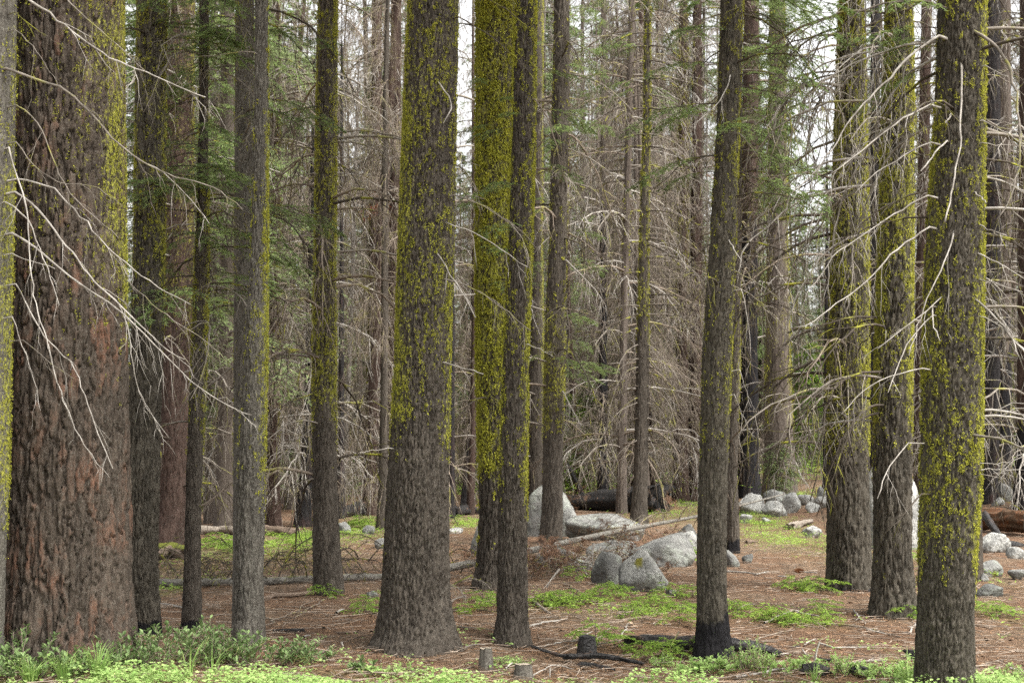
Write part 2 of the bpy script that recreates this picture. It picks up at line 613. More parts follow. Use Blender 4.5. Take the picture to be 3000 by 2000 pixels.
class Trunk:
    """tapered, fissured trunk from photo measurements (v, left, right) taken at the depth of its foot"""
    def __init__(s, samples, y=None, H=24.0, top=.35):
        v0, l0, r0 = samples[0]
        if y is None:
            p = gp(.5 * (l0 + r0), v0)
            y = p[1] + .4 * (r0 - l0) * .5 * px(p[1])
        s.y = y
        zz, xx, rr = [], [], []
        for v, l, r in samples:
            z = zmap(v, y)
            zz.append(z)
            xx.append(ray(.5 * (l + r), v)[0] * y)
            rr.append(.5 * (r - l) * px(y) / 1.0)
        s.zz, s.xx, s.rr = np.array(zz), np.array(xx), np.array(rr)
        s.zb = min(gz(s.xx[0], y), s.zz[0])
        s.base = np.array((s.xx[0], y, s.zb))
        s.slope = (s.xx[-1] - s.xx[-2]) / max(.3, s.zz[-1] - s.zz[-2])
        s.H = H
        s.top = top
    def cx(s, z):
        z = np.asarray(z, float)
        x = np.interp(z, s.zz, s.xx)
        e = np.maximum(0, z - s.zz[-1])
        return x + s.slope * e * np.exp(-e / 12)
    def r(s, z):
        z = np.asarray(z, float)
        r = np.interp(z, s.zz, s.rr)
        f = np.clip((z - s.zz[-1]) / max(.5, s.H - s.zz[-1]), 0, 1)
        return r * (1 - f * (1 - s.top * .25))
    def pt(s, a, z, out=0.0):
        r = s.r(z) + out
        return np.stack((s.cx(z) + r * np.cos(a), s.y + r * np.sin(a) + 0 * np.asarray(z), np.asarray(z) + 0 * np.asarray(a)), -1)

def moss_field(tr, a, z, ms, seed, smooth=False):
    r = tr.r(z)
    x, y = r * np.cos(a), r * np.sin(a)
    k = ms.get('grain', 1.0)
    lowf = vn(x / .16, y / .16, z / .45, seed + 3)
    n = .40 + .20 * lowf if smooth else .80 * vn(x / (.026 * k), y / (.026 * k), z / (.070 * k), seed) + .20 * lowf
    c = np.cos(a)
    m = n + ms['cov'] + ms.get('left', 0) * np.maximum(0, -c) ** 2 + ms.get('right', 0) * np.maximum(0, c) ** 2 - .66
    zf = sstep(ms['z0'], ms['z0'] + ms.get('fade', 1.0), z + .5 * (vn(x / .12, y / .12, 0 * z, seed + 9) - .5))
    return m + .5 * (zf - 1) - ms.get('topcut', 0) * sstep(3.0, 6.5, z)

def plates(tr, a, z, plate, nc, seed):
    """bark plates split by long upright fissures; returns height 0..1 and a tone per plate"""
    cw, ch, dp = plate
    r = tr.r(z)
    x, y = r * np.cos(a), r * np.sin(a)
    wob = fbm(x / (cw * 1.6), y / (cw * 1.6), z / (ch * .9), seed) - .5
    wob2 = fbm(x / (cw * .5), y / (cw * .5), z / (ch * .3), seed + 2, 2) - .5
    f1, f2, cid = worley(a / (2 * PI) * nc + wob * 1.7 + wob2 * .8, z / ch + wob * 1.4 + wob2 * 1.1, nc, seed + 5)
    pl = sstep(.0, .15, f2 - f1)
    ri = np.abs(vn(x / (cw * .55), y / (cw * .55), z / (ch * .8), seed + 8) - .5) * 2
    pl = pl * (.35 + .65 * sstep(.02, .22, ri))
    return pl, cid

def make_tree(key, label, trunk, bark, na, nz, plate=(.07, .22, .016), moss=None, char=0.0, seed=1, cat='tree', name='pine_tree', flare=.10, group=None):
    tr = trunk
    root = thing(name, label, cat, tr.base, 0, group)
    zt = min(tr.H - 1, tr.zz[-1] + .5)
    nz = int(nz * .86)
    zs = np.concatenate((np.linspace(tr.zb - .35, zt, nz), np.linspace(zt, tr.H, 26)[1:]))
    nf = int(na * .84)                       # finer on the side that faces the clearing
    A = np.concatenate((np.linspace(-PI * 1.08, .08 * PI, nf, endpoint=False), np.linspace(.08 * PI, .92 * PI, na - nf, endpoint=False)))
    AA, ZZ = np.meshgrid(A, zs)
    r = tr.r(ZZ)
    cw, ch, dp = plate
    dp = dp * (1.5 if dp < .03 else 1.0)
    nc = max(6, int(round(2 * PI * tr.rr[len(tr.rr) // 2] / cw)))
    pl, cid = plates(tr, AA, ZZ, plate, nc, seed)
    fine = fbm(r * np.cos(AA) / .016, r * np.sin(AA) / .016, ZZ / .07, seed + 21, 2) - .5
    big = fbm(r * np.cos(AA) / .25, r * np.sin(AA) / .25, ZZ / .7, seed + 31, 2) - .5
    d = dp * (pl - .8) + min(dp, .018) * 1.3 * fine + dp * .7 * big + .012 * sstep(.02, .045, dp) * (fbm(r * np.cos(AA) / .035, r * np.sin(AA) / .035, ZZ / .05, seed + 61, 3) - .5) * 2
    fl = np.exp(-np.maximum(0, ZZ - tr.zb) / .22)
    d = d + r * flare * fl * (.5 + 1.6 * (vn(np.cos(AA) * 2.2, np.sin(AA) * 2.2, 0 * ZZ, seed + 41) - .3))
    V = np.stack((tr.cx(ZZ) + (r + d) * np.cos(AA), tr.y + (r + d) * np.sin(AA), ZZ), -1)
    n = len(zs)
    idx = np.arange(n * na).reshape(n, na)
    q = np.stack((idx[:-1], np.roll(idx, -1, 1)[:-1], np.roll(idx, -1, 1)[1:], idx[1:]), -1).reshape(-1, 4)
    at_ = dict(tone=np.clip(cid * .75 + .25 * pl + big * .5, 0, 1).ravel())
    if moss:
        mf = moss_field(tr, AA, ZZ, moss, seed, True)
        at_['moss'] = (sstep(-.30, .22, mf) * (.4 + .6 * pl)).ravel() * .80
    if char:
        at_['char'] = sstep(1.5, .5, (ZZ - tr.zb) / char + .9 * (fbm(r * np.cos(AA) / .07, r * np.sin(AA) / .07, ZZ / .3, seed + 71, 3) - .5)).ravel()
    g = Geo()
    g.add(V, q, None, **at_)
    obj('trunk', g.mesh('trunk', BARK[bark], True, tr.base), root)
    if moss:
        rng = np.random.default_rng(seed + 100)
        N = int(moss.get('n', 16000) * .8)
        a = -PI / 2 + (rng.random(N) - .5) * 1.42 * PI
        # fewer tufts on the far side
        z = tr.zb + rng.random(N) * (zt - tr.zb)
        m = moss_field(tr, a, z, moss, seed)
        keep = rng.random(N) < sstep(-.13, .24, m) * (.2 + .8 * plates(tr, a, z, plate, nc, seed)[0])
        a, z = a[keep], z[keep]
        sz = moss.get('size', .022) * moss.get('fine', .46) * np.clip(np.exp(rng.normal(size=len(a)) * .4), .4, 1.6)
        c = tr.pt(a, z, .002)
        out = np.stack((np.cos(a), np.sin(a), 0 * a), -1)
        K = 4
        cc = c[:, None, :] + (rng.random((len(a), K, 3)) - .5) * sz[:, None, None] * np.array((1.1, 1.1, 1.7)) + out[:, None, :] * sz[:, None, None] * (.1 + .5 * rng.random((len(a), K, 1)))
        e1 = (rng.random((len(a), K, 3)) - .5)
        e2 = (rng.random((len(a), K, 3)) - .5)
        s3 = sz[:, None, None] * np.array((.75, .75, 1.15))
        V = np.stack((cc + nrm(e1) * s3 * .55, cc + nrm(e2) * s3 * .55, cc - nrm(e1 + e2) * s3 * .5), 2).reshape(-1, 3)
        T = np.arange(len(V)).reshape(-1, 3)
        tn = np.clip(np.repeat(rng.random(len(a)) * .7 + .1, K * 3) + np.repeat((rng.random(len(a) * K) - .5) * .4, 3), 0, 1)
        if len(V):
            g = Geo()
            g.add(V, None, T, tone=tn)
            obj('moss', g.mesh('moss', MOSS, False, tr.base), root, kind='stuff')
    tr.root = root
    TREES[key] = tr
    return root

def mo(cov, z0, left=0, right=0, **k):
    d = dict(cov=cov, z0=z0, left=left, right=right)
    d.update(k)
    return d

make_tree('T1', 'slender grey trunk with long bleached dead branches, beside the huge plated trunk', Trunk([(1985, -165, 0), (1400, -118, 22), (700, -106, 36), (0, -95, 48)], H=20),
          'grey', 70, 280, (.03, .07, .006), mo(.03, .6, 0, .24, n=26000, topcut=.4), seed=11)
make_tree('T2', 'huge thick trunk with red-orange plated bark and moss on its right edge', Trunk([(1940, -20, 402), (1850, 0, 388), (1700, 12, 379), (1400, 22, 373), (1050, 28, 370), (700, 33, 366), (0, 40, 360)], H=30),
          'big', 220, 430, (.075, .34, .030), mo(.055, 1.5, 0, .15, n=120000, size=.018, fade=2.0), seed=12, flare=.06)
make_tree('T3', 'dark straight trunk right beside the huge plated trunk', Trunk([(1858, 383, 467), (1600, 377, 461), (1400, 374, 466), (1050, 384, 475), (700, 393, 482), (0, 403, 487)], H=24),
          'olive', 90, 330, (.045, .18, .016), mo(.05, 1.3, .16, .16, n=40000, fade=2.5), char=.12, seed=13)
make_tree('T4', 'reddish-brown burnt trunk partly hidden behind the dark straight trunk', Trunk([(1592, 450, 565), (1500, 462, 555), (1400, 467, 552), (700, 485, 568), (0, 492, 570)], H=26),
          'red', 64, 220, (.10, .35, .03), mo(.09, 2.5, .1, .1, n=20000, size=.03, fade=2.0), seed=14)
make_tree('T5', 'thin brown trunk with blackened foot standing among the leafy shrubs', Trunk([(1848, 533, 590), (1600, 542, 587), (1400, 546, 590), (1050, 560, 607), (700, 574, 612), (350, 582, 610), (0, 585, 612)], H=17),
          'brown', 64, 280, (.035, .11, .007), mo(.03, .8, .2, .2, n=22000, fade=1.5, topcut=.25), char=.1, seed=15)
make_tree('T6a', 'slim grey trunk half hidden behind the paler mossy grey trunk', Trunk([(1790, 684, 746), (1400, 684, 745), (1050, 685, 738), (700, 686, 740), (0, 690, 745)], H=20),
          'grey', 64, 260, (.035, .10, .006), mo(-.06, .8, .15, .1, n=16000), seed=16)
make_tree('T6b', 'slightly leaning pale grey trunk with yellow moss on its right side', Trunk([(1895, 682, 776), (1700, 688, 771), (1400, 697, 776), (1050, 716, 782), (700, 737, 784), (350, 745, 785), (0, 748, 785)], H=20),
          'grey', 90, 340, (.045, .13, .010), mo(.02, .75, .02, .34, n=40000, topcut=.35), seed=17)
make_tree('T7', 'slender dark mossy trunk beside the fallen grey log', Trunk([(1738, 920, 1006), (1600, 917, 995), (1400, 915, 986), (1050, 915, 984), (700, 922, 984), (350, 926, 986), (0, 933, 989)], H=22),
          'brown', 66, 260, (.05, .15, .011), mo(.10, 1.2, .16, .14, n=44000, size=.026, fade=1.2), seed=18)
make_tree('T8', 'stout trunk with flared foot and bright yellow-green moss, by the pale cut stump', Trunk([(1906, 1087, 1344), (1850, 1108, 1331), (1800, 1115, 1321), (1750, 1119, 1315), (1600, 1126, 1312), (1400, 1138, 1314), (1050, 1158, 1319), (700, 1167, 1330), (350, 1181, 1337), (0, 1195, 1343)], H=26),
          'brown', 150, 430, (.030, .13, .015), mo(.085, 1.2, .19, .06, n=90000, size=.021, fade=.8), seed=19)
make_tree('T9', 'trunk furred all over with thick yellow-green moss clumps', Trunk([(1727, 1385, 1500), (1650, 1397, 1490), (1400, 1406, 1492), (1050, 1397, 1492), (700, 1395, 1496), (0, 1396, 1508)], H=24),
          'brown', 80, 260, (.06, .2, .020), mo(.24, .9, .18, .0, n=36000, size=.05, fade=.7, grain=1.7), seed=20)
make_tree('T10', 'brown trunk with patchy moss standing in front of the thickly mossed one', Trunk([(1882, 1446, 1552), (1840, 1453, 1547), (1800, 1458, 1544), (1600, 1461, 1542), (1400, 1464, 1544), (1050, 1475, 1547), (700, 1491, 1560), (350, 1504, 1569), (0, 1509, 1571)], H=22),
          'brown', 104, 380, (.032, .10, .012), mo(.045, .9, .10, .28, n=50000, size=.022, fade=.8), seed=21)
make_tree('T11', 'mossy trunk rising in front of the tall wedge-shaped boulder', Trunk([(1592, 1578, 1646), (1500, 1586, 1648), (1400, 1590, 1648), (1050, 1594, 1654), (700, 1609, 1661), (350, 1616, 1667), (0, 1623, 1670)], H=24),
          'brown', 64, 260, (.06, .2, .016), mo(.12, 1.6, .12, .10, n=20000, size=.05, fade=1.0, grain=1.8, topcut=.2), seed=22)
make_tree('T11b', 'dark furrowed trunk with mossy right edge behind the tall wedge-shaped boulder', Trunk([(1490, 1545, 1602), (1200, 1548, 1595), (700, 1552, 1590), (0, 1560, 1592)], H=24),
          'brown', 48, 160, (.10, .4, .03), mo(.0, 1.5, 0, .35, n=9000, size=.06, grain=2), seed=23)
make_tree('T12', 'slim mossy trunk with rows of arching dead branches behind the boulders', Trunk([(1532, 1844, 1898), (1400, 1857, 1897), (1050, 1864, 1902), (700, 1873, 1900), (350, 1884, 1906), (0, 1888, 1906)], H=22),
          'brown', 56, 240, (.07, .22, .015), mo(.08, 3.2, .14, .14, n=16000, size=.05, fade=2, grain=1.8), seed=24)
make_tree('T13', 'slim leaning trunk with charcoal-black foot next to a burnt log', Trunk([(1932, 2034, 2153), (1870, 2041, 2139), (1750, 2042, 2128), (1600, 2043, 2128), (1400, 2047, 2131), (1050, 2058, 2143), (700, 2080, 2156), (350, 2100, 2167), (0, 2112, 2178)], H=20),
          'olive', 96, 380, (.035, .10, .008), mo(.02, .9, .03, .18, n=44000, size=.017, fade=1.0), char=.36, seed=25)
make_tree('T14', 'thin mossy trunk hidden behind the trunk with the black foot', Trunk([(1622, 2128, 2168), (1400, 2127, 2160), (1050, 2132, 2170), (700, 2142, 2172), (0, 2150, 2176)], H=18),
          'brown', 48, 200, (.06, .2, .012), mo(.06, 1.5, .0, .2, n=9000, size=.035, topcut=.2), char=.25, seed=26)
make_tree('T17', 'thick mossy trunk with a scorched left foot, near the white boulders', Trunk([(1730, 2422, 2560), (1690, 2425, 2554), (1600, 2426, 2549), (1400, 2424, 2543), (1050, 2426, 2545), (700, 2435, 2545), (350, 2446, 2538), (0, 2458, 2528)], H=24),
          'olive', 100, 340, (.07, .28, .020), mo(.135, 1.0, .08, .14, n=50000, size=.032, fade=.9, grain=1.25), char=.05, seed=27)
make_tree('T18', 'mossy furrowed trunk standing between the two other thick mossy trunks', Trunk([(1805, 2548, 2688), (1740, 2556, 2678), (1600, 2562, 2667), (1400, 2560, 2668), (1050, 2565, 2670), (700, 2574, 2674), (350, 2585, 2676), (0, 2596, 2672)], H=24),
          'olive', 100, 340, (.065, .24, .020), mo(.11, 1.15, .14, .18, n=50000, size=.030, fade=.9, grain=1.2), seed=28)
make_tree('T19', 'straight trunk flecked with yellow moss and bearing many bleached snapped branches', Trunk([(2045, 2672, 2856), (2000, 2682, 2848), (1800, 2690, 2849), (1600, 2696, 2857), (1400, 2700, 2872), (1050, 2705, 2875), (700, 2716, 2880), (350, 2739, 2884), (0, 2750, 2888)], H=24),
          'olive', 150, 430, (.030, .085, .011), mo(.055, .55, .10, .24, n=80000, size=.021, fade=.5, topcut=.10), seed=29)
make_tree('T22', 'dark narrow trunk tucked behind the moss-flecked trunk with snapped branches', Trunk([(1702, 2812, 2878), (1400, 2818, 2874), (700, 2825, 2878), (0, 2830, 2880)], H=20),
          'brown', 48, 200, (.06, .22, .014), seed=30)
# farther trunks that can still be told apart
FAR = [
    ('T15', 'thick trunk burnt black, standing behind the pile of white boulders', [(1456, 2158, 2234), (1400, 2163, 2226), (1050, 2170, 2219), (700, 2172, 2221), (0, 2178, 2222)], 'red', 9.5, 40, None),
    ('T16', 'broad brown trunk with moss on its edges beyond the small young fir', [(1458, 2232, 2340), (1300, 2240, 2324), (1050, 2244, 2316), (700, 2247, 2308), (0, 2255, 2300)], 'far', 0, 44, mo(.02, 2, .2, .25, n=9000, size=.09, grain=3)),
    ('T20', 'black charred trunk close to the rotten orange log', [(1474, 2862, 2918), (1300, 2872, 2925), (1000, 2876, 2930), (0, 2885, 2930)], 'char', 0, 44, None),
    ('T20b', 'brown scorched trunk just behind the black charred trunk by the rotten log', [(1440, 2905, 2965), (1000, 2915, 2962), (0, 2922, 2960)], 'far', 4.0, 40, None),
    ('T21', 'furrowed dark trunk at the rocky slope right of the rotten orange log', [(1490, 2966, 3052), (1300, 2980, 3058), (700, 2985, 3060), (0, 2990, 3060)], 'red', 2.0, 44, None),
    ('F1', 'straight black charred trunk behind the long burnt log', [(1484, 1749, 1785), (1300, 1753, 1781), (1100, 1755, 1779), (0, 1762, 1776)], 'far', 9.0, 32, None),
    ('F2', 'light brown slender trunk right in front of the long burnt log', [(1503, 1804, 1838), (1400, 1808, 1836), (1000, 1816, 1838), (0, 1842, 1860)], 'far', 0, 36, mo(-.02, 5, .1, .1, n=4000, size=.06, grain=2)),
    ('F3', 'thin black charred trunk behind the slim trunk with arching branches', [(1450, 1896, 1912), (1000, 1897, 1910), (0, 1900, 1908)], 'char', 0, 24, None),
    ('F4', 'dark reddish trunk with mossy upper half behind the mossy boulder', [(1472, 1966, 2023), (1380, 1972, 2018), (1000, 1982, 2016), (0, 1990, 2014)], 'red', 0, 40, mo(.08, 4.5, .1, .1, n=9000, size=.09, grain=3)),
    ('F5', 'rosy brown trunk partly hidden by the trunk with the black foot', [(1470, 2012, 2062), (1000, 2020, 2056), (0, 2030, 2056)], 'red', 0, 36, None),
    ('F6', 'black burnt trunk just behind the stout flared trunk', [(1518, 1310, 1334), (1380, 1313, 1332), (1000, 1316, 1332), (500, 1318, 1332)], 'char', 0, 28, None),
    ('F7', 'leaning black burnt pole beside another black burnt trunk', [(1502, 1345, 1370), (1380, 1359, 1381), (1150, 1380, 1396), (900, 1398, 1408)], 'char', 0, 24, None),
    ('F8', 'reddish brown trunk rising behind the half-burnt log in ferns', [(1486, 1064, 1126), (1380, 1068, 1121), (1000, 1076, 1116), (0, 1090, 1118)], 'red', 0, 40, mo(-.02, 1, .3, 0, n=5000, size=.06, grain=2)),
    ('F9', 'thin grey sapling trunk left of the reddish trunk behind the half-burnt log', [(1500, 998, 1012), (1000, 1020, 1032), (400, 1040, 1050)], 'pale', 0, 24, None),
    ('F10', 'reddish trunk behind the far pale log', [(1548, 776, 824), (1400, 782, 818), (1000, 790, 820), (0, 800, 824)], 'red', 0, 40, mo(.0, 1.2, .2, .2, n=7000, size=.05, grain=2)),
    ('F11', 'black charred leaning trunk wrapped in bare twigs near the far pale log', [(1543, 860, 912), (1380, 880, 914), (1150, 892, 918), (600, 905, 924)], 'char', 0, 28, None),
    ('F12', 'dark brown trunk standing in bright green undergrowth', [(1532, 597, 634), (1380, 602, 632), (800, 610, 634), (0, 618, 638)], 'far', 0, 32, mo(.0, 2, .1, .1, n=4000, size=.06, grain=2)),
    ('F13', 'pinkish grey slender trunk beside the bright green undergrowth', [(1541, 656, 686), (1380, 660, 682), (800, 664, 684), (0, 668, 686)], 'far', 0, 32, None),
    ('F14', 'black burnt trunk close behind the slender dark mossy trunk', [(1518, 986, 1010), (1300, 990, 1008), (900, 994, 1008), (300, 996, 1006)], 'char', 0, 28, None),
    ('F15', 'black trunk showing between the two thick mossy trunks', [(1470, 2546, 2580), (1000, 2548, 2578), (0, 2552, 2578)], 'char', 0, 24, None),
    ('F16', 'brown trunk seen past the furrowed mossy trunk and above the white boulder', [(1462, 2676, 2716), (1000, 2680, 2712), (0, 2700, 2730)], 'red', 0, 28, None),
    ('F17', 'short black charred trunk at the left edge of the thick scorched mossy trunk', [(1462, 2408, 2432), (1300, 2412, 2430), (900, 2416, 2430)], 'char', 0, 24, None),
    ('F18', 'pale grey trunk among the brown twigs beyond the mossy trunk with arching branches', [(1470, 1832, 1862), (1000, 1836, 1860), (0, 1842, 1860)], 'pale', 0, 28, None),
    ('F19', 'brown trunk beyond the slender dark mossy trunk, hung with twigs', [(1500, 1130, 1180), (800, 1138, 1172), (0, 1146, 1176)], 'red', 0, 36, None),
]
for i, (k, lab, smp, bk, chh, na, ms) in enumerate(FAR):
    t = Trunk(smp, H=max(12, zmap(smp[-1][0], gp(.5 * (smp[0][1] + smp[0][2]), smp[0][0])[1]) + 3))
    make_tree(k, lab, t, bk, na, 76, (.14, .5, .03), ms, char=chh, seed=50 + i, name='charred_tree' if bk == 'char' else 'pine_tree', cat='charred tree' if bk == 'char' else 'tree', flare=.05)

# ------------------------------------------------------------------ branches read off the photograph
def brpath(pts, y0, y1, n=None):
    """smooth a pixel polyline into a 3-D path running from depth y0 to y1"""
    P = np.array(pts, float)
    s = np.concatenate(((0,), np.cumsum(np.hypot(*np.diff(P, axis=0).T))))
    n = n or max(8, int(s[-1] / 26))
    t = np.linspace(0, s[-1], n)
    u, v = np.interp(t, s, P[:, 0]), np.interp(t, s, P[:, 1])
    for _ in range(2):
        u[1:-1] = .25 * u[:-2] + .5 * u[1:-1] + .25 * u[2:]
        v[1:-1] = .25 * v[:-2] + .5 * v[1:-1] + .25 * v[2:]
    f = t / s[-1]
    y = y0 + (y1 - y0) * f
    return np.array([at(a, b, c) for a, b, c in zip(u, v, y)])

def hand_branch(key, pts, w0, w1, mat, tw=6, twl=.25, droop=.6, dy=0.0, seed=0, sub=2, live=None):
    tr = TREES[key]
    rng = np.random.default_rng(abs(hash((key, seed))) % 99991 if False else 1000 + seed * 37 + len(pts))
    y0 = tr.y - tr.r(2.5) * .75
    p = brpath(pts, y0, y0 + dy)
    # root the branch in the trunk
    root = np.array((float(tr.cx(p[0][2])), tr.y, p[0][2] - .02))
    if abs(root[0] - p[0][0]) < float(tr.r(p[0][2])) * 1.6 + .05:
        p = np.concatenate(((p[0] + (root - p[0]) * .35)[None], p))
    n = len(p)
    g = Geo()
    f = np.linspace(0, 1, n)
    r = (w0 + (w1 - w0) * f ** .7) * .38 * px(tr.y)
    r = r * (1 + .30 * (rng.random(n) - .5))
    kink = (rng.random((n, 3)) - .5) * .022 * np.minimum(1, f * 5)[:, None] * (rng.random((n, 1)) < .5)
    p = p + kink
    tubes(g, p[None], r[None], 6, tone=(.5 + .5 * (vn(np.arange(n) * .35, 0, seed * 1.7) - .5))[None])
    if tw:
        L = np.linalg.norm(p[-1] - p[0])
        Q, l = grow(p[None], tw, np.array([min(twl, L * .5)]), rng, .25, .7, droop, 5, .10, .4)
        rr = np.linspace(1, .35, 5)[None] * np.maximum(.0022, r[-1] * .9)
        tubes(g, Q, rr, 3, tone=.5 + .4 * (rng.random(len(Q)) - .5))
        if sub:
            Q2, l2 = grow(Q, sub, l * .6, rng, .2, .8, droop, 3, .1, .4)
            tubes(g, Q2, np.array((.0018, .0014, .0008))[None] * px(tr.y) / px(11), 3, tone=.4)
    obj('branch', g.mesh('branch', mat, True, tr.base), tr.root)

def z1(*p): return [(x / 2.24, y / 2.24) for x, y in p]
def z2(*p): return [(x / 2.24, 700 + y / 2.24) for x, y in p]
def z4(*p): return [(1000 + x / 2.24, y / 2.24) for x, y in p]
def z5(*p): return [(1000 + x / 2.24, 700 + y / 2.24) for x, y in p]
def z9(*p): return [(2000 + x / 2.24, y / 2.24) for x, y in p]
def z7(*p): return [(2000 + x / 2.24, 700 + y / 2.24) for x, y in p]
def c1(*p): return [(2550 + x / 3.484, y / 3.484) for x, y in p]
def c2(*p): return [(2550 + x / 3.484, 450 + y / 3.484) for x, y in p]
def c3(*p): return [(2550 + x / 3.484, 900 + y / 3.484) for x, y in p]
def c4(*p): return [(1550 + x / 3.137, 500 + y / 3.137) for x, y in p]
def c5(*p): return [(2500 + x / 3.92, 1300 + y / 3.92) for x, y in p]
def c6(*p): return [(750 + x / 3.136, 300 + y / 3.136) for x, y in p]

